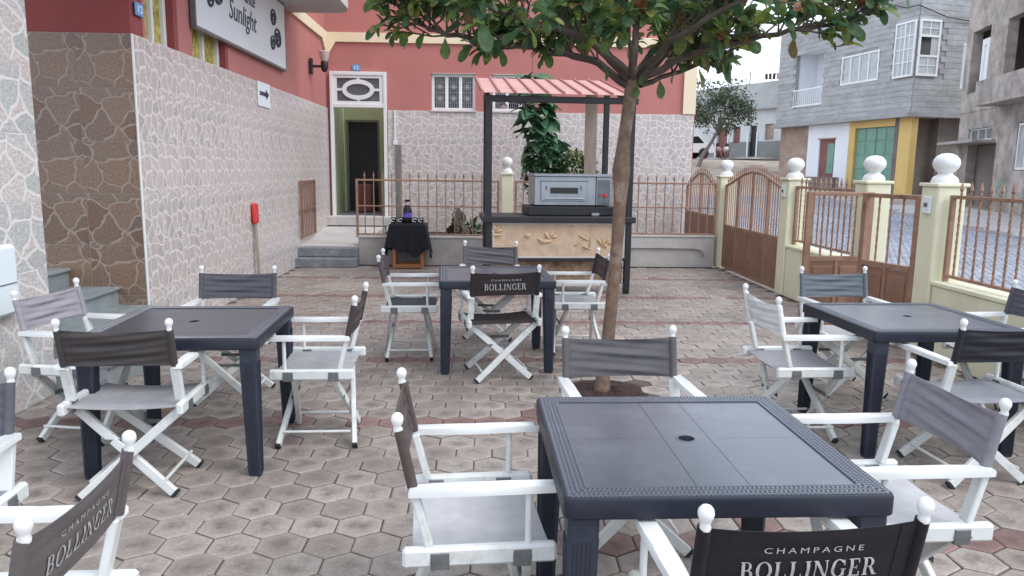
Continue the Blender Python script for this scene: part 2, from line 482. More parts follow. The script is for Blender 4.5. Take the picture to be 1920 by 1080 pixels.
M['sandstone'] = pm('sandstone_panel', lin(.46, .335, .235), lin(.58, .44, .325), 9, 0.9, .006, 40, c3=lin(.42, .33, .27), s3=3)
M['brownstone'] = pm('brown_stone_panel', lin(.13, .085, .055), lin(.38, .27, .18), 9, 0.9, .010, 25, c3=lin(.10, .07, .05), s3=5)
M['ornament'] = pm('sandstone_ornament', lin(.50, .33, .19), lin(.62, .44, .29), 18, 0.85, .003, 70)
M['steel'] = pm('brushed_steel', lin(.30, .33, .37), lin(.39, .42, .46), 3, 0.33, metal=.85, rvar=.06)
M['steel_dark'] = pm('dark_steel', lin(.14, .16, .18), lin(.2, .22, .24), 4, 0.4, metal=.5)
M['glass_dark'] = pm('dark_glass', lin(.02, .022, .025), None, rough=.08)
M['pane_dim'] = pm('dim_pane', lin(.055, .055, .065), None, rough=.15)
M['red_knob'] = pm('red_plastic', lin(.55, .03, .03), lin(.62, .05, .04), 8, 0.4)
M['wood_orange'] = pm('varnished_wood', lin(.30, .105, .035), lin(.42, .17, .06), 5, 0.4, stretch=(1, 1, 6))
M['board'] = pm('weathered_board', lin(.27, .22, .185), lin(.36, .30, .26), 4, 0.8, stretch=(8, 8, 1))
M['grey_post'] = pm('weathered_post', lin(.14, .125, .115), lin(.24, .22, .205), 5, 0.9, .003, 40, stretch=(6, 6, 1))
M['black_cloth'] = pm('black_cloth', lin(.006, .007, .010), lin(.011, .012, .018), 10, 0.9, .002, 60)
M['bark'] = pm('bark', lin(.125, .080, .058), lin(.215, .145, .108), 16, 0.9, .006, 45, c3=lin(.33, .27, .22), s3=7)
M['twig'] = pm('twig_bark', lin(.06, .045, .038), lin(.115, .09, .075), 12, 0.9, .003, 60)
M['soil'] = pm('red_brown_soil', lin(.020, .011, .009), lin(.055, .028, .024), 22, 0.95, .012, 60)
M['leaf'] = leaf_mat('leaf_green', [(0.0, lin(.055, .120, .062)), (.42, lin(.09, .165, .066)), (.68, lin(.13, .21, .058)), (.88, lin(.24, .30, .07)), (.95, lin(.22, .20, .06)), (.99, lin(.19, .12, .05)), (1.0, lin(.24, .07, .045))], .40, .50)
M['leaf_vine'] = leaf_mat('leaf_vine', [(0.0, lin(.040, .115, .066)), (.5, lin(.065, .160, .085)), (1.0, lin(.10, .20, .095))], .45, .2)
M['leaf_bush'] = leaf_mat('leaf_bush', [(0.0, lin(.02, .055, .018)), (.55, lin(.045, .10, .03)), (.8, lin(.20, .25, .09)), (1.0, lin(.36, .38, .18))], .45, .2)
M['leaf_far'] = leaf_mat('leaf_far', [(0.0, lin(.045, .070, .042)), (.6, lin(.075, .105, .06)), (1.0, lin(.12, .15, .085))], .7, .2)
M['leaf_dry'] = leaf_mat('leaf_dry', [(0.0, lin(.10, .085, .065)), (1.0, lin(.19, .165, .13))], .8, .1)
M['green_wall'] = pm('green_room_paint', lin(.42, .50, .30), lin(.48, .56, .34), 2, 0.8)
M['dark_door'] = pm('dark_door', lin(.010, .011, .014), None, rough=.5)
M['mosaic'] = pm('yellow_lace', lin(.20, .15, .025), lin(.62, .52, .14), 24, 0.6, stretch=(1, 1, .7), contrast=(.38, .60))
M['banner'] = pm('banner_vinyl', lin(.66, .70, .73), lin(.72, .75, .78), 1.2, 0.5)
M['ink'] = pm('banner_ink', lin(.03, .03, .045), lin(.07, .07, .09), 12, 0.6)
M['sign_white'] = pm('sign_white', lin(.72, .80, .84), None, rough=.5)
M['blue_plate'] = pm('blue_enamel', lin(.10, .28, .55), lin(.14, .34, .62), 10, 0.3)
M['lamp_glass'] = pm('frosted_glass', lin(.55, .45, .44), None, rough=.3)
M['bottle'] = pm('dark_bottle', lin(.008, .008, .012), None, rough=.15)
M['purple'] = pm('purple_label', lin(.08, .06, .45), lin(.16, .13, .6), 40, 0.5)
M['cobble_stone'] = paver_mat('cobble_stone', lin(.26, .29, .36), lin(.40, .43, .50), lin(.22, .24, .28))
M['cobble'] = pm('blue_grey_cobble', lin(.16, .17, .20), lin(.26, .27, .31), 14, 0.8, .004, 30, c3=lin(.15, .15, .17), s3=2)
M['sand'] = pm('sandy_ground', lin(.27, .225, .185), lin(.40, .35, .30), 1.2, 0.95, .02, 6, c3=lin(.20, .17, .14), s3=.5)
M['kerb'] = pm('kerb_stone', lin(.36, .36, .36), lin(.46, .46, .46), 3, 0.85, .003, 30)
M['block'] = pm('grey_block', lin(.29, .30, .31), lin(.43, .44, .45), 2.2, 0.95, .004, 25, c3=lin(.23, .23, .23), s3=.8, stretch=(.45, .45, 1.6))
M['mortar'] = pm('mortar', lin(.27, .275, .28), lin(.36, .365, .37), 2, 0.95)
M['plaster_grey'] = pm('grey_plaster', lin(.23, .207, .188), lin(.47, .43, .40), 1.9, 0.95, .012, 14, c3=lin(.19, .172, .158), s3=.9)
M['plaster_dark'] = pm('dark_plaster', lin(.135, .115, .105), lin(.19, .165, .15), .9, 0.9, .004, 20, c3=lin(.28, .26, .26), s3=.5)
M['white_wall'] = pm('white_lime_wall', lin(.72, .76, .82), lin(.80, .83, .87), .8, 0.85)
M['yellow_wall'] = pm('ochre_yellow_wall', lin(.60, .42, .145), lin(.67, .49, .20), .8, 0.8, c3=lin(.52, .37, .16), s3=.6)
M['garage'] = pm('green_garage_paint', lin(.12, .265, .205), lin(.16, .32, .25), 1.5, 0.5, c3=lin(.19, .32, .27), s3=1)
M['garage_strip'] = pm('green_garage_strip', lin(.06, .17, .12), lin(.08, .2, .15), 2, 0.5)
M['red_door'] = pm('red_brown_door', lin(.16, .055, .05), lin(.22, .085, .075), 2, 0.6)
M['pane'] = pm('window_pane', lin(.33, .36, .38), lin(.45, .48, .50), 2, 0.12)
M['brick'] = pm('rough_brick_wall', lin(.30, .215, .165), lin(.42, .32, .26), 2.2, 0.95, .006, 12, c3=lin(.24, .20, .18), s3=.8)
M['dado'] = pm('grey_dado_paint', lin(.18, .19, .185), lin(.23, .24, .235), .8, 0.85)
M['far_white'] = pm('weathered_whitewash', lin(.50, .52, .525), lin(.61, .63, .635), .6, 0.9, c3=lin(.42, .45, .45), s3=.5)
M['far_grey'] = pm('weathered_grey_render', lin(.36, .38, .385), lin(.48, .50, .50), .5, 0.9, c3=lin(.30, .31, .31), s3=.4)
M['skin'] = pm('brown_skin', lin(.13, .07, .045), None, rough=.6)
M['shirt_white'] = pm('white_shirt', lin(.66, .66, .64), None, rough=.8)
M['shirt_pink'] = pm('faded_pink_shirt', lin(.42, .25, .24), None, rough=.8)
M['trouser'] = pm('maroon_cloth', lin(.14, .06, .06), None, rough=.8)
M['hair'] = pm('black_hair', lin(.01, .01, .01), None, rough=.7)
M['car_paint'] = pm('white_car_paint', lin(.70, .71, .72), None, rough=.3)
M['brass'] = pm('brass_knob', lin(.30, .22, .08), None, rough=.4, metal=.7)
M['grille'] = pm('grille_paint', lin(.45, .45, .46), None, rough=.5)
M['wire'] = pm('wire', lin(.03, .03, .03), None, rough=.7)

# ------------------------------------------------------------------ ground, street, courtyard paving
YL = [-60, -20, -8, 0, 6, 12.6, 14, 19, 24, 28, 31, 36, 40, 44, 48, 52, 60, 80, 140, 300]
HP = [(-100, 0), (14, 0), (24, .5), (31, .88), (36, 1.15), (44, 2.2), (52, 2.42), (80, 3.2), (400, 6)]
def hgt(y):
    for (a, za), (b, zb) in zip(HP, HP[1:]):
        if y <= b:
            return za + (zb - za) * (y - a) / (b - a)
    return HP[-1][1]
def strip(x0, x1, y0, y1, dz, mb, nx=1):
    ys = sorted(set([y0, y1] + [y for y in YL if y0 < y < y1] + [a for a, _ in HP if y0 < a < y1]))
    for i in range(nx):
        xa, xb = x0 + (x1 - x0) * i / nx, x0 + (x1 - x0) * (i + 1) / nx
        for a, b in zip(ys, ys[1:]):
            mb.add([(xa, a, hgt(a) + dz), (xb, a, hgt(a) + dz), (xb, b, hgt(b) + dz), (xa, b, hgt(b) + dz)], [(0, 1, 2, 3)])
    return mb
tag(strip(-200, 200, -60, 300, -.05, MB()).build('ground', M['sand'], smooth=0), kind='structure')
tag(strip(4.9, 12.2, -12, 27.5, -.02, MB()).build('road', M['cobble'], smooth=0), kind='structure')
road = bpy.data.objects['road']
cbm = MB()
for j in range(0, 150):
    y = 5.2 + j * .128
    if y > 24: break
    for i in range(58):
        x = 4.98 + i * .125 + (.06 if j % 2 else 0) + rnd.uniform(-.008, .008)
        if x > 12.1 or x / y < .30 or x / y > .86: continue
        w, l, z = rnd.uniform(.050, .058), rnd.uniform(.050, .059), hgt(y) - .02
        t_ = rnd.uniform(.010, .022)
        v_ = [(x + a * w, y + b * l, z) for a, b in ((-1, -1), (1, -1), (1, 1), (-1, 1))] + [(x + a * w * .72, y + b * l * .72, z + t_) for a, b in ((-1, -1), (1, -1), (1, 1), (-1, 1))]
        cbm.add(v_, [(4, 5, 6, 7)] + [(k, (k + 1) % 4, 4 + (k + 1) % 4, 4 + k) for k in range(4)])
tag(cbm.build('cobblestone', M['cobble_stone'], road, smooth=0, fix=False), kind='stuff')
pv = MB()
strip(4.12, 4.9, -12, 27.5, .06, pv); strip(12.2, 15.2, -12, 24, .06, pv)
tag(pv.build('sidewalk', M['kerb'], smooth=0), kind='structure')
kb = MB()
for x in (4.83, 12.2):
    for y in range(-12, 27):
        kb.box((x + .035, y + .5, hgt(y + .5) + .0), (.14, .985, .16), ch=.012)
tag(kb.build('kerb', M['kerb']), kind='structure')
tag(MB().add([(-9, -4, -.009), (3.9, -4, -.009), (3.9, 12.3, -.009), (-9, 12.3, -.009)], [(0, 1, 2, 3)]).build('courtyard_bed', M['joint'], smooth=0), kind='structure')

pavement = thing('pavement', None, None); tag(pavement, kind='structure')
HS = .1155
def hexmesh(dx, dy, dz, jit, mb=None):
    """one six-sided paver with chamfered top; uv runs from its centre"""
    mb = mb or MB()
    ring = []
    for k in range(6):
        a = R(30 + 60 * k)
        ring.append((math.cos(a), math.sin(a)))
    vs, uvs = [], []
    ro, ri = HS - .0040, HS - .0125
    for rr, z in ((ro, -.02), (ro, -.004), (ri, 0.0)):
        for c, s_ in ring:
            vs.append((dx + c * rr, dy + s_ * rr, dz + z + (c * jit[0] + s_ * jit[1]) * HS))
    vs.append((dx, dy, dz + .0006))
    q = lambda i: [(vs[k][0] - dx) / HS for k in (i,)][0]
    fs = []
    for k in range(6):
        k2 = (k + 1) % 6
        fs += [(k, k2, 6 + k2, 6 + k), (6 + k, 6 + k2, 12 + k2, 12 + k), (12 + k, 12 + k2, 18)]
    us = [[((vs[i][0] - dx) / HS, (vs[i][1] - dy) / HS) for i in f] for f in fs]
    return mb.add(vs, fs, None, us)
pit = (.905, 5.26, .27)
cells = []
W_ = HS * math.sqrt(3)
for j in range(-12, 78):
    y = 3.02 + (j - 12) * HS * 1.5
    if y > 12.16: break
    for i in range(-40, 36):
        x = (i + .5 * (j % 2)) * W_ - .04
        if not (-6.2 < x < 3.86) or (x < -2.9 and y > 6.6): continue
        if math.hypot(x - pit[0], y - pit[1]) < pit[2] + .05: continue
        red = ((j - 12) % 9 == 0 and (j != 12 or x > .25) and rnd.random() < .93) or ((j - 12) % 9 == 1 and rnd.random() < .08)
        a = math.atan2(x, y)
        vis = -.60 < a < .66 and y > 1.9
        cells.append((0 if vis else 1, math.hypot(x, y), x, y, red))
cells.sort()
pm_ = {}
for red in (0, 1):
    for v in range(3):
        pm_[red, v] = hexmesh(0, 0, 0, (rnd.uniform(-.012, .012), rnd.uniform(-.012, .012))).mesh('paver', M['paver_red' if red else 'paver'], smooth=0)
far = {0: MB(), 1: MB()}
for n, (vz, d, x, y, red) in enumerate(cells):
    if n < 296:
        link('paver', pm_[int(red), rnd.randrange(3)], pavement, (x + rnd.uniform(-.0015, .0015), y + rnd.uniform(-.0015, .0015), rnd.uniform(-.0035, .0025)), (0, 0, R(60) * rnd.randrange(6) + R(rnd.uniform(-1.1, 1.1))))
    else:
        hexmesh(x + rnd.uniform(-.0015, .0015), y + rnd.uniform(-.0015, .0015), rnd.uniform(-.0035, .0025), (rnd.uniform(-.012, .012), rnd.uniform(-.012, .012)), far[int(red)])
tag(far[0].build('paver_field', M['paver'], pavement, smooth=0, fix=False), kind='stuff')
tag(far[1].build('paver_field', M['paver_red'], pavement, smooth=0, fix=False), kind='stuff')
sp = MB()
def soil(u, v):
    a = 2 * math.pi * u; r_ = pit[2] * v * (1.06 if v < 1 else 1.10)
    return (pit[0] + r_ * math.cos(a), pit[1] + r_ * math.sin(a), -.006 + .03 * (1 - v) + (rnd.uniform(0, .016) if 0 < v < 1 and 0 < u < 1 else 0))
sp.grid(soil, 36, 8)
tag(sp.build('tree_pit_soil', M['soil'], smooth=0), kind='stuff')

# ------------------------------------------------------------------ the restaurant building
def openwall(mb, axis, at, th, u0_, u1_, z0, z1, holes):
    """a wall of butted blocks round its openings; axis 'y': wall across x at y=at, axis 'x': along y at x=at"""
    us = sorted(set([u0_, u1_] + [q for h in holes for q in h[:2] if u0_ < q < u1_]))
    zs = sorted(set([z0, z1] + [q for h in holes for q in h[2:] if z0 < q < z1]))
    for a, b in zip(us, us[1:]):
        for c, d in zip(zs, zs[1:]):
            if any(h[0] <= (a + b) / 2 <= h[1] and h[2] <= (c + d) / 2 <= h[3] for h in holes): continue
            if axis == 'y': mb.box(((a + b) / 2, at + th / 2, (c + d) / 2), (b - a, th, d - c))
            else: mb.box((at - th / 2, (a + b) / 2, (c + d) / 2), (th, b - a, d - c))
    return mb

house = thing('restaurant_building', 'salmon building clad below in stone print tiles with white oval transom door', 'building', (0, 14.7, 0))
def hb(mb, name, mat, parent=house, **k):
    o = mb.build(name, mat, parent, **k)
    if parent is house: o.location = Vector(o.location) - Vector(house.location)
    return o
LX, BY = -2.92, 14.70
win_l = [(6.95, 7.66, 2.58, 3.75), (8.03, 9.10, 2.58, 3.75)]
win_b = [(-.98, -.145, 2.63, 3.31), (.17, .99, 2.63, 3.31)]
door_o = (-2.865, -1.812, 0.0, 3.31)
hb(openwall(MB(), 'x', LX - .012, .24, 6.905, BY, 0, 7.2, win_l), 'left_wall', M['salmon'], smooth=0)
hb(openwall(MB(), 'y', BY + .012, .24, LX - .3, 4.05, 0, 4.95, win_b + [door_o]), 'back_wall', M['salmon'], smooth=0)
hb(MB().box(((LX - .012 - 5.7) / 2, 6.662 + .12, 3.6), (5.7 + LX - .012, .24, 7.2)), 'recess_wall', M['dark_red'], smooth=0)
hb(MB().box((4.03, BY + 4, 2.475), (.04, 7.5, 4.95)), 'side_wall', M['salmon'], smooth=0)
hb(MB().box((-4.6, 3.0, 7.3), (3.4, 8.0, .2)).box((1.7, BY + 3, 4.6), (4.6, 5.4, .2)).box((-5, 10.9, 7.3), (4.2, 7.8, .2)), 'roof_slab', M['concrete'], smooth=0)
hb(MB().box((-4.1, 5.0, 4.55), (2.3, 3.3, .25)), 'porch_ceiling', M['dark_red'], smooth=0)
# tiles: every tile is its own piece, all sharing meshes
def tile_mesh(name, mat, flip):
    h = .5; g = .003
    mb = MB()
    t = .010
    vs = [(-h + g, 0, -h + g), (h - g, 0, -h + g), (h - g, 0, h - g), (-h + g, 0, h - g)]
    b = .005
    vs += [(-h + g + b, -t, -h + g + b), (h - g - b, -t, -h + g + b), (h - g - b, -t, h - g - b), (-h + g + b, -t, h - g - b)]
    fs = [(4, 5, 6, 7)] + [(k, (k + 1) % 4, 4 + (k + 1) % 4, 4 + k) for k in range(4)]
    off = (0, 0) if not flip else (3.37, 1.71)
    us = [[(vs[i][0] + .5 + off[0], vs[i][2] + .5 + off[1]) for i in f] for f in fs]
    mb.add(vs, fs, None, us)
    return mb.mesh(name, mat, smooth=0)
TM = {(k, f): tile_mesh('tile', M[k], f) for k in ('tile_light', 'tile_pier', 'tile_brown') for f in (0, 1)}
def tiling(parent, kind, axis, at, u0_, u1_, z0, z1, nu, nz, skip=None, grout='grout'):
    du, dz = (u1_ - u0_) / nu, (z1 - z0) / nz
    for j in range(nz):
        for i in range(nu):
            u, z = u0_ + (i + .5) * du, z0 + (j + .5) * dz
            if skip and skip(u, z): continue
            o = link('tile', TM[kind, j % 2], parent)
            p = Vector((u, at, z)) if axis == 'y' else Vector((at, u, z))
            o.location = p - Vector(parent.location)
            o.rotation_euler = (0, 0, 0 if axis == 'y' else math.pi / 2)
            o.scale = (du, 1, dz)
    g = MB()
    if axis == 'y': g.box(((u0_ + u1_) / 2, at - .004, (z0 + z1) / 2), (u1_ - u0_, .006, z1 - z0))
    else: g.box((at + .004, (u0_ + u1_) / 2, (z0 + z1) / 2), (.006, u1_ - u0_, z1 - z0))
    o = g.build('grout_bed', M[grout], parent, smooth=0)
    o.location = -Vector(parent.location)
tiling(house, 'tile_light', 'x', LX, 6.67, BY - .02, 0, 2.64, 18, 6)
tiling(house, 'tile_light', 'y', BY, -1.80, 4.03, 0, 2.62, 13, 6)
tiling(house, 'tile_brown', 'y', 6.65, -4.30, LX - .006, 0, 2.64, 3, 6, None, 'grout_dark')
hb(MB().box((LX + .004, 6.648, 1.32), (.018, .018, 2.64), ch=.004), 'corner_trim', M['white_gloss'])
# cream band with its peak at the corner, and the cream edge strip
hb(MB().box(((-2.9 + 4.0) / 2, BY - .01, 3.93), (6.9, .04, .17)), 'cream_band', M['cream'], smooth=0)
hb(MB().add([(LX + .006, 14.66, 3.845), (-2.74, 14.672, 3.845), (LX + .006, 14.672, 3.56), (LX + .006, 14.69, 3.845), (-2.74, 14.69, 3.845), (LX + .006, 14.69, 3.56)], [(0, 1, 2), (3, 5, 4), (0, 3, 4, 1), (1, 4, 5, 2), (2, 5, 3, 0)]), 'cream_bracket', M['cream'], smooth=0)
hb(MB().box((LX + .008, (12.1 + 14.66) / 2, 3.93), (.04, 14.66 - 12.1, .17)).add([(LX - .008, 14.655, 3.845), (LX + .028, 14.655, 3.845), (LX + .028, 14.655, 3.57), (LX - .008, 14.655, 3.57), (LX - .008, 14.25, 3.845), (LX + .028, 14.25, 3.845)], [(0, 1, 2, 3), (0, 4, 5, 1), (4, 3, 2, 5), (1, 5, 2), (0, 3, 4)]), 'cream_band', M['cream'], smooth=0)
hb(MB().box((3.93, BY - .012, 3.78), (.24, .045, 2.3)), 'cream_strip', M['cream'], smooth=0)
# balcony over the left wall
hb(MB().prism([(LX - .01, 3.0), (-2.0, 3.0), (-2.0, 11.75), (-2.06, 11.98), (-2.22, 12.1), (LX - .01, 12.1)], 3.86, 4.06), 'balcony_slab', M['concrete_light'])
hb(MB().prism([(-2.12, 3.0), (-2.0, 3.0), (-2.0, 11.75), (-2.06, 11.98), (-2.22, 12.1), (LX - .01, 12.1), (LX - .01, 11.98), (-2.22, 11.98), (-2.13, 11.9), (-2.12, 11.75)], 4.062, 4.95), 'balcony_parapet', M['cream'], smooth=0)
# windows
def window(axis, at, u0_, u1_, z0, z1, panes, name='window', grille=False, mat='glass_dark', depth=.10, label=None, parent=house):
    w, hh = u1_ - u0_, z1 - z0
    f = MB(); fwid = .055
    def bx(mb, u, z, du, dz, off, th, ch=.004):
        if axis == 'y': mb.box((u, at + off, z), (du, th, dz), ch=ch)
        else: mb.box((at - off, u, z), (th, du, dz), ch=ch)
    bx(f, (u0_ + u1_) / 2, z0 + fwid / 2, w - .004, fwid, depth, .06); bx(f, (u0_ + u1_) / 2, z1 - fwid / 2, w - .004, fwid, depth, .06)
    iz0, iz1 = z0 + fwid, z1 - fwid
    us = [u0_ + fwid / 2 + .002] + [u0_ + fwid / 2 + (w - fwid) * k / panes for k in range(1, panes)] + [u1_ - fwid / 2 - .002]
    for k, u in enumerate(us):
        bx(f, u, (iz0 + iz1) / 2, fwid if k in (0, panes) else .045, iz1 - iz0 - .002, depth, .058)
    wf = hb(f, name, M['white_gloss'], parent)
    for k in range(panes):
        g = MB(); a, b = us[k] + fwid / 2, us[k + 1] - fwid / 2
        bx(g, (a + b) / 2, (iz0 + iz1) / 2, b - a, iz1 - iz0, depth + .015, .012, 0)
        m = mat if isinstance(mat, str) else mat[k]
        o = g.build('pane', M[m], wf, smooth=0)
        if parent is house: pass
        if grille:
            gr = MB()
            for q in range(1, 5):
                u = a + (b - a) * q / 5
                bx(gr, u, (iz0 + iz1) / 2, .005, iz1 - iz0, depth - .02, .007, 0)
            for q in range(1, 6):
                z = iz0 + (iz1 - iz0) * q / 6
                bx(gr, (a + b) / 2, z, b - a, .004, depth - .026, .005, 0)
            for q in range(2):
                zc = iz0 + (iz1 - iz0) * (.3 + .38 * q); uc = (a + b) / 2
                for t in range(8):
                    an = t * math.pi / 8
                    d = Vector((math.cos(an), 0, math.sin(an))) * .06
                    c = Vector((uc, at + depth - .034, zc)) if axis == 'y' else Vector((at - depth + .034, uc, zc))
                    if axis == 'x': d = Vector((0, d.x, d.z))
                    gr.beam(c - d, c + d, .005, .005)
            gr.build('window_grille', M['grille'], wf, smooth=0)
    return wf
for (a, b, c, d) in win_b:
    window('y', BY, a, b, c, d, 3, grille=True, mat=('pane_dim', 'glass_dark', 'pane_dim'))
    hb(MB().box(((a + b) / 2, BY - .012, c - .012), (b - a + .05, .05, .03), ch=.004).box(((a + b) / 2, BY + .05, d + .0), (b - a - .01, .1, .012)), 'window_sill', M['concrete_light'])
for (a, b, c, d), n in zip(win_l, (2, 2)):
    window('x', LX, a, b - .10, c, d, n, mat='mosaic')
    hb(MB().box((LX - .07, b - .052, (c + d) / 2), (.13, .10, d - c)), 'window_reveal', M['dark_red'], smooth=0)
# door with oval transom
dr = hb(MB().box((-2.835, BY - .01, 1.96), (.06, .12, 2.70), ch=.006).box((-1.842, BY - .01, 1.96), (.06, .12, 2.70), ch=.006).box((-2.3385, BY - .012, 2.69), (.932, .11, .07), ch=.006).box((-2.3385, BY - .012, 3.278), (.932, .11, .064), ch=.006), 'door_frame', M['white_gloss'])
tr = MB()
uc, zc, y_ = -2.3385, 2.985, BY - .02
tr.box((uc - .43, y_, zc), (.07, .05, .52)).box((uc + .43, y_, zc), (.07, .05, .52)).box((uc, y_, zc + .235), (.79, .05, .05)).box((uc, y_, zc - .235), (.79, .05, .05))
NS = 40
def ell(a, b, k): return (uc + a * math.cos(2 * math.pi * k / NS), zc + b * math.sin(2 * math.pi * k / NS))
vs, fs = [], []
for k in range(NS):
    for (a, b) in ((.300, .185), (.220, .105)):
        x, z = ell(a, b, k)
        vs += [(x, y_ - .03, z), (x, y_ + .02, z)]
for k in range(NS):
    a, b = 4 * k, 4 * ((k + 1) % NS)
    fs += [(a, b, b + 2, a + 2), (a + 1, a + 3, b + 3, b + 1), (a, a + 1, b + 1, b), (a + 2, b + 2, b + 3, a + 3)]
tr.add(vs, fs)
tr.box((uc - .345, y_, zc), (.10, .045, .045)).box((uc + .345, y_, zc), (.10, .045, .045)).box((uc, y_, zc + .198), (.045, .045, .03)).box((uc, y_, zc - .198), (.045, .045, .03))
hb(tr, 'transom', M['white_gloss'])
hb(MB().box((uc, BY + .04, zc), (.93, .01, .53)), 'transom_glass', M['steel_dark'], smooth=0)
hb(MB().box((-2.3385, BY - .12, .55), (1.30, .5, .16), ch=.006), 'door_sill', M['concrete_light'])
# the small hall behind the door, left roofless so sky light brightens it
rm = MB()
rm.box((-2.93, BY + .90, 1.9), (.06, 1.26, 2.6)).box((-1.35, BY + .90, 1.9), (.06, 1.26, 2.6)).box((-2.856, BY + 1.56, 1.9), (.086, .06, 2.6)).box((-1.79, BY + 1.56, 1.9), (.82, .06, 2.6)).box((-2.5065, BY + 1.56, 2.84), (.613, .06, .72))
hb(rm, 'hall_wall', M['green_wall'], smooth=0)
hb(MB().box((-2.14, BY + .95, .60), (1.64, 1.3, .06)), 'hall_floor', M['step_blue'], smooth=0)
idr = hb(MB().box((-2.5065, BY + 1.60, 1.55), (.66, .05, 1.86)), 'inner_door', M['dark_door'], smooth=0)
hb(MB().box((-2.83, BY + 1.52, 1.55), (.035, .03, 1.88)).box((-2.182, BY + 1.52, 1.55), (.035, .03, 1.88)).box((-2.5065, BY + 1.52, 2.505), (.68, .03, .035)), 'door_casing', M['grey_post'], smooth=0)
hb(MB().box((-1.93, BY + .85, 2.05), (.08, .5, 1.0), ch=.01), 'hall_cabinet', M['dark_red'])
hb(MB().box((-2.42, BY + 1.2, .92), (.30, .30, .58), ch=.03), 'hall_seat', M['red_door'])

def plate(name, label, loc, axis):
    t = thing(name, label, 'number plate', loc, 0 if axis == 'y' else math.pi / 2)
    MB().box((0, -.008, 0), (.15, .014, .11), ch=.004).build('plate', M['blue_plate'], t)
    MB().box((-.028, -.017, 0), (.014, .004, .06)).box((.02, -.017, .025), (.04, .004, .012)).box((.036, -.017, 0), (.012, .004, .038)).box((.02, -.017, -.025), (.04, .004, .012)).build('numeral', M['sign_white'], t, smooth=0)
plate('house_number_plate', 'small blue house number plate above the white door', (-2.372, BY - .001, 3.385), 'y')
plate('house_number_plate', 'small blue number plate on salmon wall beside the first yellow window', (LX + .001, 6.80, 2.86), 'x')
# white conduit beside the door
c = thing('conduit', 'white cable conduit running down the tiles right of the door', 'conduit', (-1.66, BY - .03, 2.2))
MB().beam((0, 0, .42), (0, 0, -.14), .035, .03).build('pipe', M['white_gloss'], c)
MB().box((0, 0, -.18), (.075, .045, .08), ch=.006).build('switch_box', M['white_gloss'], c)
MB().beam((.0, .005, -.24), (0, .005, -1.1), .014, .012).beam((.0, .006, -.5), (.18, .006, -.5), .012, .01).build('cable', M['concrete_light'], c)

# wall lamp
t = thing('wall_lamp', 'black bracket lamp with frosted glass shade on salmon side wall', 'lamp', (LX, 13.26, 3.22))
MB().box((.03, 0, .0), (.05, .09, .26), ch=.01).build('backplate', M['black_iron'], t)
MB().beam((.05, 0, 0), (.22, 0, 0), .04, .04).lathe([(.03, -.09), (.055, -.05), (.065, .06), (.05, .09)], (.25, 0, 0), 12).build('arm', M['black_iron'], t)
MB().lathe([(.05, .09), (.075, .15), (.095, .24), (.085, .25), (.045, .10)], (.25, 0, 0), 14).build('shade', M['lamp_glass'], t)

# arrow sign
t = thing('arrow_sign', 'small white sign with black arrow pointing right on tiled wall', 'sign', (LX + .016, 10.41, 2.49), math.pi / 2)
MB().box((0, -.004, 0), (.56, .008, .31)).build('board', M['sign_white'], t, smooth=0)
MB().box((-.05, -.0115, .01), (.30, .004, .05)).prism([(.08, -.055), (.08, .075), (.22, .01)], 0, .004, Matrix.Translation((0, -.0095, 0)) @ Matrix.Rotation(R(90), 4, 'X')).build('arrow', M['ink'], t, smooth=0)

def font_mesh(txt, size, name, mat, shear=0.0, space=1.0, ext=0.002):
    cu = bpy.data.curves.new('lettering', 'FONT')
    cu.body = txt; cu.size = size; cu.shear = shear; cu.space_character = space
    cu.align_x = 'CENTER'; cu.align_y = 'CENTER'; cu.extrude = ext; cu.resolution_u = 3
    o = bpy.data.objects.new('lettering', cu)
    COL.objects.link(o)
    bpy.context.view_layer.update()
    me = bpy.data.meshes.new_from_object(o)
    bpy.data.objects.remove(o); bpy.data.curves.remove(cu)
    me.name = name
    me.materials.clear(); me.materials.append(mat)
    return me
# banner
t = thing('banner', 'white framed banner reading Restaurante Sunlight with black scrolls', 'banner', (LX, 9.75, 3.39), math.pi / 2)
MB().box((0, -.045, 0), (3.50, .012, .90)).build('sheet', M['banner'], t, smooth=0)
MB().box((0, -.03, -.455), (3.54, .05, .03)).box((0, -.03, .455), (3.54, .05, .03)).box((-1.76, -.03, 0), (.03, .05, .88)).box((1.76, -.03, 0), (.03, .05, .88)).build('frame', M['steel_dark'], t, smooth=0)
for txt, z, sz, x in (('Restaurante', .19, .24, -.30), ('Sunlight', -.075, .33, -.22)):
    o = link('lettering', font_mesh(txt, sz, 'lettering', M['ink'], .25), t, (x, -.055, z), (math.pi / 2, 0, 0))
def scroll(mb, cx, cz, k, sgn):
    pts = []
    for q in range(34):
        a = q / 33 * 3.6 * math.pi
        r_ = .16 * k * (1 - q / 40)
        pts.append((cx + sgn * r_ * math.cos(a), -.056, cz + r_ * math.sin(a) * .9))
    mb.tube(pts, [.024 * k * (1 - .5 * abs(q / 16.5 - 1)) for q in range(34)], 6)
for sx in (-1, 1):
    mb = MB()
    cz0, cx0 = (.10, -1.18) if sx < 0 else (.02, 1.22)
    scroll(mb, cx0 - .10, cz0 + .14, .85, sx); scroll(mb, cx0 + .10, cz0 - .10, 1.0, -sx); scroll(mb, cx0 - .16, cz0 - .20, .75, sx)
    mb.build('scroll_print', M['ink'], t)

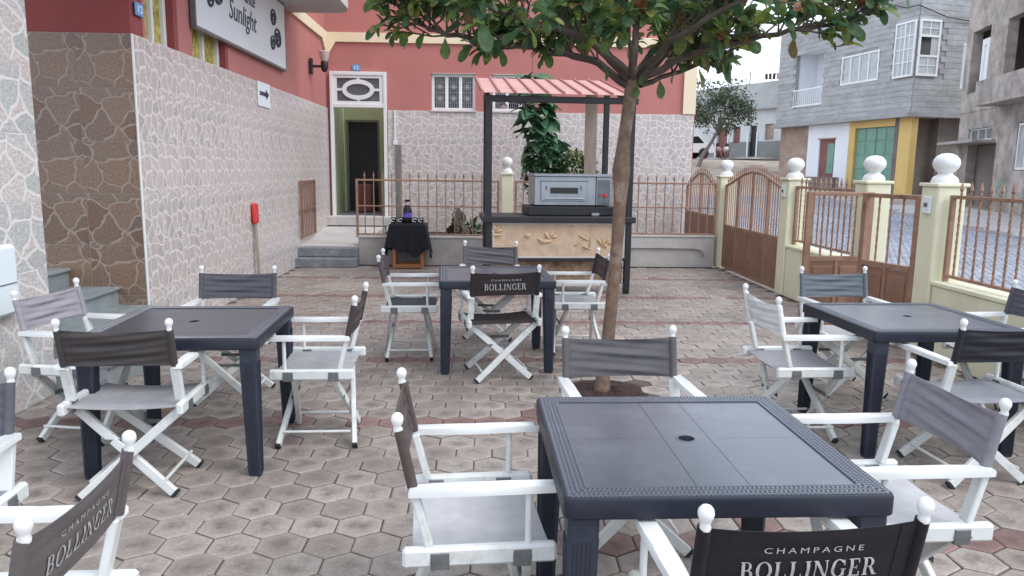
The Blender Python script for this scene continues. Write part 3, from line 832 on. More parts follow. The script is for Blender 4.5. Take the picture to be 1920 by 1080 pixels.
# ------------------------------------------------------------------ porch pier, meter box, porch steps
pier = thing('porch_pier', 'pale stone print tiled pier at the left edge by the grey steps', 'pillar', (-3.25, 4.62, 0))
o = MB().box((-3.25 - .02, 4.615, 2.2), (.60, 1.17, 4.4)).build('core', M['grout'], pier, smooth=0); o.location = -Vector(pier.location)
tiling(pier, 'tile_pier', 'x', -2.952, 4.03, 5.20, 0, 4.40, 2, 10)
tiling(pier, 'tile_pier', 'y', 4.015, -3.56, -2.955, 0, 4.40, 1, 10)
t = thing('meter_box', 'pale blue white electric meter box fixed to the tiled pier', 'meter box', (-2.945, 4.62, .865))
MB().box((.035, 0, 0), (.07, .30, .43), ch=.02).build('body', M['sign_white'], t)
MB().box((.071, 0, -.02), (.006, .24, .006)).box((.072, .09, -.14), (.01, .03, .03)).build('lid_seam', M['bracket'], t)
t = thing('porch_steps', 'grey slate steps climbing left between the pier and brown tiled wall', 'steps', (-3.2, 5.925, 0))
for k, (x1, z1) in enumerate(((-2.60, .165), (-2.87, .33), (-3.17, .49), (-3.58, .65))):
    x0 = (-2.87, -3.17, -3.58, -6.0)[k]
    MB().box(((x0 + x1) / 2 + .2 - .2, 0, z1 / 2), (x1 - x0, 1.43, z1)).build('riser', M['step'], t, loc=(3.2, 0, 0), smooth=0)
    MB().box(((x0 + x1) / 2 + .0125, 0, z1 + .013), (x1 - x0 + .025, 1.44, .025), ch=.006).build('tread', M['step'], t, loc=(3.2, 0, 0))

# ------------------------------------------------------------------ entrance steps and landing
t = thing('entrance_steps', 'two blue grey steps with sloping landing up to the white door', 'steps', (-2.45, 12.0, 0))
MB().box((-.0, .0, .0725), (.96, .3, .145), ch=.01).build('step', M['step_blue'], t, loc=(0, -.03, 0))
MB().box((0, .1, .2225), (.95, .2, .145), ch=.01).build('step', M['step_blue'], t, loc=(0, -.0, 0))
MB().add([(-.46, .2, .0), (.46, .2, .0), (.46, .2, .305), (-.46, .2, .305), (-.46, 2.5, 0), (.62, 2.5, 0), (.62, 2.5, .46), (-.46, 2.5, .46)], [(0, 1, 2, 3), (3, 2, 6, 7), (1, 5, 6, 2), (0, 3, 7, 4), (4, 7, 6, 5)]).build('landing', M['concrete_light'], t, smooth=0)

# ------------------------------------------------------------------ fences, pillars, gates
def spear(mb, p, k=1.0):
    x, y, z = p
    mb.lathe([(.006 * k, 0), (.011 * k, .02), (.007 * k, .03), (.016 * k, .055), (.002, .12)], (x, y, z), 6)
def twisted(mb, x, y, z0, z1, r=.009, n=14):
    vs, fs = [], []
    for i in range(n + 1):
        a0 = i * R(52); z = z0 + (z1 - z0) * i / n
        for k in range(4):
            a = a0 + k * math.pi / 2
            vs.append((x + r * 1.4 * math.cos(a), y + r * 1.4 * math.sin(a), z))
    for i in range(n):
        for k in range(4):
            fs.append((i * 4 + k, i * 4 + (k + 1) % 4, i * 4 + 4 + (k + 1) % 4, i * 4 + 4 + k))
    mb.add(vs, fs)
def bar_mesh(h, twist, r=.008):
    mb = MB()
    if twist: twisted(mb, 0, 0, 0, h, r, 18)
    else: mb.box((0, 0, h / 2), (.016, .016, h))
    spear(mb, (0, 0, h))
    return mb.mesh('baluster', M['copper'], smooth=0 if twist else 35)
def fence(label, p, q, z0, z1, spacing, mid=False, twist=False, ends=True, zslope=0.0, group='brown iron fences round the courtyard'):
    p, q = Vector((p[0], p[1], 0)), Vector((q[0], q[1], 0))
    L = (q - p).length
    t = thing('iron_fence', label, 'fence', (p.x, p.y, 0), math.atan2(q.y - p.y, q.x - p.x), group)
    for z, hh in ((z1, .03), (z0, .025)) + (((z0 + z1) / 2 + .02, .02),) * bool(mid):
        MB().box((L / 2, 0, z), (L, .034, hh), ch=.003).build('rail', M['copper'], t)
    if ends:
        for x in (.02, L - .02):
            MB().box((x, 0, (z0 + z1) / 2 - .02), (.038, .04, z1 - z0 + .07), ch=.004).build('post', M['copper'], t)
    n = int(round(L / spacing))
    bm_ = bar_mesh(z1 - z0 + .02, twist)
    for k in range(1, n):
        link('baluster', bm_, t, (L * k / n, 0, z0 - .01))
    return t
fence('brown spear fence on low wall from the steps to the stall', (-2.02, 12.22), (.27, 12.22), .50, 1.36, .146, mid=True)
fence('brown spear fence on low wall between the stall and first gate pillar', (.51, 12.22), (3.80, 12.22), .545, 1.36, .146, mid=True)
fence('short brown twisted bar fence between the two middle yellow pillars', (3.95, 7.75), (3.95, 9.45), .72, 1.385, .13, twist=True)
fence('brown twisted bar fence on yellow wall at the right edge', (3.95, 2.2), (3.95, 6.27), .72, 1.385, .122, twist=True)

def low_wall(name, label, c, d, mat, cap=None):
    t = thing(name, label, 'wall', (c[0], c[1], 0))
    MB().box((0, 0, d[2] / 2), d, ch=.008).build('wall_body', M[mat], t)
    if cap:
        MB().box((0, 0, d[2] + .02), (d[0] + cap[0], d[1] + cap[0], .04), ch=.008).build('coping', M[cap[1]], t)
    return t
low_wall('low_wall', 'grey rendered low wall under the fence left of the stall', ((-1.985 + .3) / 2, 12.29), (2.285, .2, .44), 'concrete', (.02, 'concrete_light'))
low_wall('low_wall', 'pale low wall under the fence right of the stall', (2.045, 12.29), (3.48, .2, .49), 'concrete_light', (.02, 'concrete_light'))
low_wall('low_wall', 'pale yellow low wall piece behind the open gate leaf', (3.97, 8.58), (.22, 1.72, .62), 'yellow', (.03, 'yellow'))
low_wall('low_wall', 'pale yellow low wall along the right side under twisted bars', (3.97, 3.1), (.22, 6.36, .63), 'yellow', (.03, 'yellow'))
t = thing('pipe', 'thin grey pipe bending down along pale low wall by first pillar', 'pipe', (2.6, 12.17, .3))
MB().tube([(-.65, 0, .02), (.3, 0, .02), (.85, 0, .015), (.95, 0, -.005), (1.0, 0, -.05), (1.02, 0, -.12)], .014, 8).build('tube', M['concrete'], t)
MB().box((-.55, .0, .14), (.10, .03, .045), ch=.005).build('tap_plate', M['brass'], t)

def pillar(label, x, y, h=1.47, w=.25, k=1.0, mat='yellow', intercom=None):
    t = thing('gate_pillar', label, 'pillar', (x, y, 0), 0, 'yellow gate pillars with white balls')
    MB().box((0, 0, h / 2), (w, w, h), ch=.012).build('shaft', M[mat], t)
    MB().box((0, 0, h + .0125), (w + .035, w + .035, .03), ch=.006).build('cap', M[mat], t)
    kx = k
    kx = k * .93
    MB().lathe([(.115 * kx, .0), (.115 * kx, .02), (.10 * kx, .05), (.065 * kx, .07), (.06 * kx, .085), (.085 * kx, .105), (.108 * kx, .135), (.116 * kx, .165), (.108 * kx, .20), (.08 * kx, .232), (.045 * kx, .248), (.001, .253)], (0, 0, h + .0275), 24).build('ball_finial', M['white_gloss'], t)
    if intercom:
        MB().box((-w / 2 - .012, .0, intercom), (.022, .11, .15), ch=.005).build('intercom', M['sign_white'], t)
        MB().box((-w / 2 - .0245, .0, intercom + .0), (.006, .05, .035)).build('intercom_screen', M['bracket'], t, smooth=0)
    return t
pillar('yellow pillar with white ball farthest from the tables, at the back corner', 3.965, 12.33)
pillar('yellow pillar with white ball between the arched gate and gate leaf', 3.965, 9.58, intercom=1.33)
pillar('yellow pillar with white ball seen behind the open gate leaf', 3.965, 7.62)
pillar('yellow pillar with intercom box and largest white ball at right', 3.965, 6.42, intercom=1.31)
pillar('slim yellow pillar with white ball behind the stall beside the oven', .39, 12.30, w=.19, k=.85)

def arch_gate(label, x, y0, y1, zs, zc, zp, n, leaf2=True):
    L = y1 - y0
    t = thing('arched_gate', label, 'gate', (x, y0, 0), math.pi / 2, 'brown arched iron gates')
    top = lambda u: zs + (zc - zs) * math.sin(math.pi * u) ** 1.35
    pts = [(L * k / 28, 0, top(k / 28)) for k in range(29)]
    MB().tube(pts, .02, 6).build('arch_rail', M['copper'], t)
    for u in ((0.008, .25, .5, .75, .992) if leaf2 else (.01, .5, .99)):
        MB().box((u * L, 0, (top(u) + .03) / 2), (.045, .04, top(u) - .03), ch=.004).build('stile', M['copper'], t)
    for z in (zp, .05):
        MB().box((L / 2, 0, z), (L, .036, .04), ch=.004).build('rail', M['copper'], t)
    for k in range(1, n):
        u = k / n
        b = MB(); hh = top(u) - zp
        b.box((0, 0, hh / 2), (.014, .014, hh)); spear(b, (0, 0, hh), .9)
        b.build('baluster', M['copper'], t, loc=(u * L, 0, zp))
    MB().box((L / 2, .012, (zp + .06) / 2), (L - .02, .008, zp - .07)).build('panel', M['gate_panel'], t, smooth=0)
    for k in range(0, int(n * .62) + 1):
        u = (k + .5) / (n * .62 + 1)
        MB().box((u * L, -.0, (zp + .06) / 2), (.022, .018, zp - .09), ch=.003).build('panel_rib', M['gate_panel'], t)
    return t
arch_gate('wide brown arched gate closed between back pillar and second pillar', 3.93, 9.73, 12.18, 1.34, 1.56, .70, 27)
arch_gate('narrow brown arched gate beyond the back fence at building corner', 3.93, 12.62, 14.55, 1.27, 1.53, .80, 18, False)
t = thing('latch', 'small dark latch hook on the yellow wall beside gate leaf', 'latch', (3.835, 9.0, .5))
def leaf_gate(name, label, hinge, ang, w, z0=.03, z1=1.385, zp=.72, bars=5):
    t = thing(name, label, 'gate', (hinge[0], hinge[1], 0), ang, 'pedestrian gate leaves')
    for x in (.03, w - .03):
        MB().box((x, 0, (z0 + z1) / 2), (.06, .045, z1 - z0), ch=.004).build('stile', M['copper'], t)
    for z, hh in ((z1 - .02, .04), (zp, .05), (z0 + .03, .06)):
        MB().box((w / 2, 0, z), (w - .122, .04, hh), ch=.004).build('rail', M['copper'], t)
    for k in range(1, bars):
        b = MB(); twisted(b, 0, 0, 0, z1 - zp - .06, .008, 12)
        b.build('baluster', M['copper'], t, loc=(.06 + (w - .12) * k / bars, 0, zp + .025), smooth=0)
    for k in range(2):
        x = .06 + (w - .12) * (.25 + .5 * k)
        pw = (w - .12) / 2 - .03
        mb = MB().box((x, 0, (zp + z0) / 2 + .015), ((w - .12) / 2 - .006, .014, zp - z0 - .09))
        for s_ in (-1, 1):
            mb.box((x, s_ * .012, (zp + z0) / 2 + .015), (pw - .05, .012, zp - z0 - .19), ch=.005)
        mb.build('panel', M['gate_panel'], t)
    MB().box((w / 2, 0, (zp + z0) / 2 + .015), (.03, .038, zp - z0 - .085), ch=.004).build('muntin', M['copper'], t)
    MB().box((w - .03, -.035, .62), (.03, .03, .10), ch=.004).build('lock', M['bracket'], t)
    return t
bpy.data.objects.remove(t)
leaf_gate('gate_leaf', 'brown gate leaf standing open with two raised panels', (3.90, 7.46), math.pi + .02, .68)
leaf_gate('gate_leaf', 'brown gate leaf nearly closed against the intercom pillar', (3.87, 6.56), math.pi / 2 + .26, .70, bars=4)
t = thing('entry_gate', 'narrow brown barred gate leaf open against the tiled wall at steps', 'gate', (-2.87, 12.15, .42), math.pi / 2)
for x in (.02, 1.0):
    MB().box((x, 0, .46), (.035, .03, .92), ch=.003).build('stile', M['gate_panel'], t)
for z in (.02, .46, .90):
    MB().box((.51, 0, z), (.94, .026, .03), ch=.003).build('rail', M['gate_panel'], t)
bm_ = MB().box((0, 0, .46), (.022, .012, .88)).mesh('slat', M['gate_panel'], smooth=0)
for k in range(8):
    link('slat', bm_, t, (.12 + .112 * k, 0, 0))

# ------------------------------------------------------------------ things in the planting strip and by the walls
t = thing('broom', 'upside down broom with red head leaning on the tiled wall', 'broom', (-2.80, 9.72, 0))
MB().box((-.06, 0, .43), (.03, .05, .86), ch=.006, rot=(0, R(-2), 0)).build('handle', M['board'], t)
MB().box((-.075, 0, .97), (.06, .15, .26), ch=.02, rot=(0, R(-2), 0)).build('head', M['red_knob'], t)
t = thing('wooden_post', 'weathered grey post standing behind the fence near the door', 'post', (-1.42, 13.0, 0))
MB().box((0, 0, .98), (.10, .10, 1.92), ch=.008).build('post_shaft', M['grey_post'], t)
tag(MB().box((.35, 13.5, .17), (4.6, 2.2, .34)).build('planting_bed', M['soil'], smooth=0), kind='structure')
low_wall('bed_edging', 'pinkish tiled edging along the planting strip behind the fence', (-.9, 12.62), (1.5, .08, .46), 'concrete_light')

# ------------------------------------------------------------------ food stall
st = thing('food_stall', 'black framed food stall with salmon ribbed roof and sandstone front', 'stall', (1.892, 9.53, 0), .06)
SW = 1.86      # local x runs from -SW to 0, y from 0 (front) to 1.5
for x, y, h in ((-.04, .04, 2.40), (-SW + .04, .04, 2.40), (-.04, 1.5, 2.74), (-SW + .10, 1.5, 2.74)):
    MB().box((x, y, h / 2), (.075, .075, h), ch=.004).build('post', M['black_iron'], st)
MB().box((-SW / 2, .04, 2.41), (SW + .06, .07, .075), ch=.004).build('beam', M['black_iron'], st)
MB().box((-SW / 2, 1.5, 2.745), (SW + .04, .07, .06), ch=.004).build('beam', M['black_iron'], st)
for x in (-.04, -SW + .04):
    MB().beam((x, .08, 2.405), (x, 1.46, 2.72), .05, .06).build('rafter', M['black_iron'], st)
nP = 9
sl = (2.82 - 2.475) / 1.62
for k in range(nP):
    x0 = -SW - .05 + (SW - .07) * k / nP; x1 = -SW - .05 + (SW - .07) * (k + 1) / nP
    MB().add([(x0 + .012, -.06, 2.475), (x1 - .012, -.06, 2.475), (x1 - .012, 1.56, 2.82), (x0 + .012, 1.56, 2.82), (x0 + .012, -.06, 2.468), (x1 - .012, -.06, 2.468), (x1 - .012, 1.56, 2.813), (x0 + .012, 1.56, 2.813)],
             [(0, 1, 2, 3), (4, 7, 6, 5), (0, 4, 5, 1), (2, 6, 7, 3), (0, 3, 7, 4), (1, 5, 6, 2)]).build('roof_panel', M['roof'], st, smooth=0)
for k in range(nP + 1):
    x = -SW - .05 + (SW - .07) * k / nP
    vs = []
    for y, z in ((-.065, 2.468), (1.565, 2.814)):
        vs += [(x - .018, y, z), (x - .012, y, z + .032), (x + .012, y, z + .032), (x + .018, y, z)]
    MB().add(vs, [(0, 3, 2, 1), (4, 5, 6, 7), (0, 1, 5, 4), (1, 2, 6, 5), (2, 3, 7, 6), (3, 0, 4, 7)]).build('roof_rib', M['roof_rib'], st, smooth=0)
MB().box((-SW / 2, .36, .945), (SW + .07, .84, .075), ch=.008).build('counter_top', M['black_iron'], st)
for x in (-.045, -SW + .045):
    MB().box((x, .0, .48), (.07, .06, .86)).build('front_leg', M['black_iron'], st, smooth=0)
MB().box((-SW / 2, .0, .445), (SW - .16, .05, .035)).build('crossbar', M['black_iron'], st, smooth=0)
MB().box((-SW / 2, .02, .685), (SW - .164, .04, .44)).build('front_panel', M['sandstone'], st, smooth=0)
MB().box((-SW / 2, -.006, .893), (SW - .17, .02, .022)).box((-SW + .10, -.006, .68), (.022, .02, .40)).box((-.10, -.006, .68), (.022, .02, .40)).box((-SW / 2, -.006, .474), (SW - .17, .02, .022)).build('panel_edging', M['concrete_light'], st, smooth=0)
lw = MB()
def rough(u, v):
    return (-SW + .10 + (SW - .2) * u, .06 - .025 * rnd.random(), .13 + .29 * v)
lw.grid(rough, 40, 10)
lw.box((-SW / 2, .11, .27), (SW - .2, .06, .30))
lw.build('lower_panel', M['brownstone'], st, smooth=60, fix=False)
MB().box((-SW / 2, .03, .115), (SW - .18, .05, .03)).build('crossbar', M['concrete_light'], st, smooth=0)
MB().box((-.19, .05, .06), (.10, .06, .09), ch=.01).build('foot_block', M['black_iron'], st)
def blob(mb, x, z, a, ln, wd, th=.022):
    vs, fs = [], []
    c, s_ = math.cos(a), math.sin(a)
    for i in range(7):
        u = i / 6; w = wd * math.sin(math.pi * min(1, max(0, u * .92 + .04))) ** .7
        for k in range(5):
            b = math.pi * k / 4
            lx, ly, lz = ln * (u - .5), w * math.cos(b), th * math.sin(b) * math.sin(math.pi * (u * .9 + .05))
            vs.append((x + lx * c - ly * s_, -.002 - lz, z + lx * s_ + ly * c))
    for i in range(6):
        for k in range(4):
            fs.append((i * 5 + k, i * 5 + k + 1, i * 5 + k + 6, i * 5 + k + 5))
    mb.add(vs, fs)
for (x, z, parts) in ((-1.74, .80, ((0, .04, 1.9, .10, .025), (-.05, .0, 2.6, .09, .022), (.05, .0, .3, .12, .025), (.01, -.05, 0, .15, .022), (.03, .035, 1.0, .07, .018))),
                      (-1.33, .745, ((0, 0, .2, .09, .032), (.01, .012, .5, .05, .02))),
                      (-1.08, .70, ((0, .04, 2.2, .11, .026), (.05, .06, .9, .10, .024), (-.02, -.03, 0.1, .17, .028), (.09, .03, .4, .07, .018), (-.09, -.01, -.5, .08, .018))),
                      (-.62, .66, ((0, .06, -.5, .15, .01), (.09, .0, 1.5, .16, .008), (.05, -.07, -.3, .13, .008), (-.08, -.02, .6, .10, .008))),
                      (-.16 - .06, .66, ()), (-.36, .66, ((0, .0, 1.4, .12, .018), (.05, .03, .9, .10, .016), (-.05, .01, 2.2, .11, .016), (.03, -.05, 1.9, .06, .014), (.09, .0, .6, .08, .014)))):
    if not parts: continue
    mb = MB()
    for dx, dz, a, ln, wd in parts: blob(mb, x + dx, z + dz, a, ln, wd)
    mb.build('relief_ornament', M['ornament'], st, smooth=60)
MB().box((-.26, 1.50, 1.35), (.17, .03, 2.66)).build('side_board', M['board'], st, smooth=0)
MB().lathe([(.05, 0), (.055, .03), (.03, .06)], (-SW + .22, .12, 2.30), 12).build('downlight', M['lamp_glass'], st)
ov = thing('oven_stand', 'black box stand under the steel oven on the counter', 'stand', (1.12, 9.86, .983), .082)
MB().box((0, .12, .06), (1.12, .62, .11), ch=.006).build('stand_body', M['black_iron'], ov)
MB().box((.30, -.22, .02), (.10, .05, .035), ch=.005).build('tray_handle', M['steel'], ov)
ov = thing('deck_oven', 'stainless steel single deck oven with dark window on the stall counter', 'oven', (1.135, 9.88, 1.10), .082)
MB().box((-.09, .14, .195), (.80, .56, .37), ch=.008).build('body', M['steel'], ov)
MB().box((-.09, .12, .395), (.84, .62, .035), ch=.006).build('top_hood', M['steel'], ov)
MB().box((.412, .14, .195), (.195, .56, .365), ch=.006).build('control_box', M['steel'], ov)
MB().box((.412, .12, .395), (.19, .62, .037), ch=.006).build('top_hood', M['steel'], ov)
MB().box((.412, -.146, .18), (.16, .012, .31), ch=.003).build('control_panel', M['steel_dark'], ov)
MB().lathe([(.024, 0), (.024, .02), (.018, .03)], (0, 0, 0), 12, Matrix.Translation((.43, -.152, .14)) @ Matrix.Rotation(R(90), 4, 'X')).lathe([(.018, 0), (.016, .02)], (0, 0, 0), 10, Matrix.Translation((.37, -.152, .145)) @ Matrix.Rotation(R(90), 4, 'X')).build('knob', M['red_knob'], ov)
MB().box((.41, -.154, .285), (.10, .006, .03)).box((.41, -.154, .05), (.11, .006, .03)).build('display', M['bracket'], ov, smooth=0)
d = MB().box((-.11, -.15, .19), (.60, .025, .25), ch=.006).build('door', M['steel'], ov)
MB().box((-.11, -.165, .19), (.62, .008, .012)).build('seam', M['steel_dark'], d, smooth=0).location = (0, .006, .128)
MB().box((-.11, -.165, .20), (.36, .01, .075)).build('window_glass', M['glass_dark'], d, smooth=0)
MB().tube([(-.36, -.18, .10), (.14, -.18, .10)], .010, 8).box((-.33, -.172, .10), (.02, .03, .02)).box((.11, -.172, .10), (.02, .03, .02)).build('handle', M['steel'], d)
for x in (-.34, .11):
    MB().box((x, -.168, .235), (.02, .015, .05), ch=.003).build('hinge', M['steel_dark'], d)
MB().tube([(.56, .1, .0), (.62, .05, -.05), (.66, .2, -.10), (.70, .3, -.10)], .006, 6).build('power_cable', M['wire'], ov)

# ------------------------------------------------------------------ black clothed side stand with bottle and cups
sx, sy = -1.16, 11.93
t = thing('wooden_stool', 'varnished orange wooden stool half hidden by a black cloth', 'stool', (sx, sy, 0), .05)
for x in (-.215, .215):
    for y in (-.15, .15):
        MB().box((x, y, .33), (.055, .055, .66), ch=.005).build('leg', M['wood_orange'], t)
for y in (-.15, .15):
    MB().box((0, y, .045), (.375, .04, .06), ch=.005).build('rail', M['wood_orange'], t)
for x in (-.215, .215):
    MB().box((x, 0, .05), (.04, .245, .05), ch=.004).build('rail', M['wood_orange'], t)
MB().box((0, 0, .68), (.52, .40, .04), ch=.006).build('seat_board', M['wood_orange'], t)
MB().box((0, .0, .30), (.30, .20, .012)).build('shelf', M['wood_orange'], t)
cl = MB()
def cloth(u, v):
    a = 2 * math.pi * u
    hw, hd = .275, .215
    c, s_ = math.cos(a), math.sin(a)
    k = 1 / max(abs(c), abs(s_))
    ex, ey = c * k * hw, s_ * k * hd
    if v < .3:
        q = v / .3
        return (ex * q, ey * q, .705)
    q = (v - .3) / .7
    ripple = .022 * math.sin(a * 11 + 1.3) * q + .012 * math.sin(a * 23) * q
    fl = 1 + .26 * q + ripple * 2.2
    dep = .44 + .05 * math.sin(a * 4 + .5) + .03 * math.sin(a * 9)
    if abs(c) > abs(s_) * 1.1: dep += .05
    return (ex * fl, ey * (1 + .10 * q) + ripple * .5, .705 - dep * q)
cl.grid(cloth, 120, 16)
cl.uv = {}
o = cl.build('black_cloth', M['black_cloth'], smooth=80, fix=False)
o.location = (sx, sy, 0)
tag(o, 'black cloth draped over the orange wooden stool', 'cloth')
t = thing('wine_bottle', 'tall dark bottle with purple label standing on black cloth', 'bottle', (sx - .01, sy - .03, .707))
MB().lathe([(.066, 0), (.07, .015), (.07, .20), (.06, .235), (.036, .27), (.034, .335), (.042, .34), (.042, .36), (.038, .365)], (0, 0, 0), 18).build('glass', M['bottle'], t)
MB().lathe([(.0708, .09), (.0708, .155)], (0, 0, 0), 18).build('label', M['purple'], t)
MB().lathe([(.0365, .28), (.036, .325)], (0, 0, 0), 14).build('neck_label', M['lamp_glass'], t)
for dx, nm, lb in ((-.225, 0, 'outermost dark mug left of the bottle'), (-.115, 0, 'dark mug close to the left side of the bottle'), (.11, 1, 'dark mug close to the right side of the bottle'), (.20, 1, 'outermost dark mug right of the bottle')):
    t = thing('mug', lb + ' on black cloth', 'mug', (sx + dx, sy - .05, .707), 0, 'dark mugs on the black cloth')
    MB().lathe([(.036, 0), (.042, .01), (.042, .085), (.036, .085), (.034, .015)], (0, 0, 0), 14).build('cup', M['black_cloth'], t)
    MB().tube([(.014 * math.cos(a) + .0 + .018 * math.cos(a), -.046, .045 + .024 * math.sin(a)) for a in [k * .52 for k in range(1, 11)]], .0055, 6).build('print', M['sign_white'], t)

# ------------------------------------------------------------------ plants by the back wall
def leafshape(kind):
    """one leaf, base at the origin, pointing along +x, folded on its midrib and drooping"""
    prof = {'obovate': (.015, .06, .11, .165, .215, .25, .245, .20, .09), 'heart': (.12, .36, .44, .42, .34, .24, .12, .01), 'small': (.03, .16, .22, .24, .21, .15, .08, .01)}[kind]
    n = len(prof) - 1
    vs, fs = [], []
    dr, fd = rnd.uniform(.10, .30), rnd.uniform(.15, .35)
    for i, w in enumerate(prof):
        u = i / n
        z = -dr * u * u + .03 * math.sin(u * 7 + dr * 20)
        vs += [(u, -w, z + w * fd), (u, 0, z), (u, w, z + w * fd)]
    for i in range(n):
        a = 3 * i
        fs += [(a, a + 3, a + 4, a + 1), (a + 1, a + 4, a + 5, a + 2)]
    return vs, fs
def leaf_matrix(p, d, ln, roll):
    d = Vector(d).normalized()
    z = Vector((0, 0, 1))
    y = z.cross(d)
    if y.length < .05: y = Vector((0, 1, 0))
    y.normalize()
    z = d.cross(y)
    m = Matrix.Identity(4)
    for i in range(3):
        m[i][0], m[i][1], m[i][2], m[i][3] = d[i], y[i], z[i], p[i]
    return m @ Matrix.Rotation(roll, 4, 'X') @ Matrix.Diagonal((ln, ln, ln, 1))
def leaves_into(mb, mats, shapes):
    for m in mats:
        vs, fs = shapes[rnd.randrange(len(shapes))]
        mb.add(vs, fs, m)
def rv(k=1.0): return Vector((rnd.uniform(-k, k), rnd.uniform(-k, k), rnd.uniform(-k, k)))
heart = [leafshape('heart') for _ in range(5)]
small = [leafshape('small') for _ in range(5)]
obov = [leafshape('obovate') for _ in range(6)]
t = thing('climbing_vine', 'broad leaved dark green vine climbing above the oven to the window', 'vine', (.95, 13.1, .34))
path = [(1.0, 13.1, .34), (1.02, 13.1, 1.4), (.98, 13.05, 1.9), (.88, 13.0, 2.35), (.82, 13.0, 2.75), (.78, 13.0, 3.12)]
MB().tube([Vector(p) - Vector(t.location) for p in path], [.03, .025, .02, .018, .014, .01], 7).build('stem', M['twig'], t)
vm = [link_ for link_ in []]
hm = [MB().add(*s).mesh('leaf', M['leaf_vine'], smooth=60, fix=False) for s in heart]
for k in range(230):
    u = rnd.random() ** .8 * 4.99
    i = int(u); a, b = Vector(path[i]), Vector(path[i + 1])
    p = a.lerp(b, u - i)
    if p.z < 1.35: p.z = rnd.uniform(1.35, 2.0)
    az = rnd.uniform(-2.9, .5); off = Vector((math.cos(az), math.sin(az), 0)) * rnd.uniform(.03, .27 if p.z < 2.9 else .20)
    d = Vector((math.cos(az), math.sin(az), rnd.uniform(-.9, .1)))
    m = leaf_matrix(p + off - Vector(t.location), d, rnd.uniform(.17, .32), rnd.uniform(-.5, .5))
    o = link('leaf', hm[k % 5], t); o.matrix_local = m
MB().tube([(-.17, -.4, 2.56), (-.15, -.3, 2.9), (-.12, -.3, 3.5)], .004, 5).build('hanging_wire', M['wire'], t)
def bush(name, label, cat, c, r, n, mat, ln, shapes, dry=0):
    t = thing(name, label, cat, c)
    for k in range(9):
        a = rnd.uniform(0, 6.28)
        e = Vector((math.cos(a) * r[0] * .7, math.sin(a) * r[1] * .7, r[2] * rnd.uniform(.9, 1.7)))
        MB().tube([(0, 0, 0), e * .5 + Vector((0, 0, .1)), e], [.014, .01, .005], 5).build('stem', M['twig'], t)
    mb = MB()
    for k in range(n):
        v = rv()
        while v.length > 1: v = rv()
        v = v.normalized() * v.length ** .45
        v *= rnd.uniform(.7, 1.12)
        p = Vector((v.x * r[0], v.y * r[1], r[2] * 1.15 + v.z * r[2]))
        d = Vector((v.x, v.y, v.z * .6 + rnd.uniform(-.3, .4))) + rv(.5)
        vs, fs = shapes[rnd.randrange(len(shapes))]
        mb.add(vs, fs, leaf_matrix(p, d, ln * rnd.uniform(.7, 1.3), rnd.uniform(-.8, .8)))
    tag(mb.build('foliage', M[mat], t, smooth=60, fix=False), kind='stuff')
    return t
bush('variegated_bush', 'pale and green leaved bush rising behind the steel oven', 'bush', (1.52, 12.85, 1.02), (.40, .32, .38), 1500, 'leaf_bush', .085, obov)
bush('green_bush', 'dark green bush at the foot of the vine left of the oven', 'bush', (1.08, 12.9, 1.0), (.34, .30, .46), 900, 'leaf_vine', .10, obov)
bush('low_bush', 'small dull green plant behind the fence beside the dead plant', 'bush', (-.22, 13.2, .32), (.22, .2, .14), 90, 'leaf_vine', .16, small)
t = thing('dried_plant', 'drooping dried grey plant behind the fence left of the stall', 'plant', (-.40, 13.0, .34))
MB().tube([(.05, 0, 0), (.03, 0, .30), (-.02, 0, .55)], [.05, .04, .03], 8).build('stem', M['grey_post'], t)
dm = [MB().add(*s).mesh('leaf', M['leaf_dry'], smooth=60, fix=False) for s in obov]
for k in range(26):
    a = rnd.uniform(0, 6.28)
    m = leaf_matrix((-.02 + rnd.uniform(-.04, .04), rnd.uniform(-.04, .04), rnd.uniform(.25, .62)), (math.cos(a), math.sin(a), rnd.uniform(-2.2, .2)), rnd.uniform(.14, .26), rnd.uniform(-.6, .6))
    link('leaf', dm[k % 6], t).matrix_local = m
mb = MB()

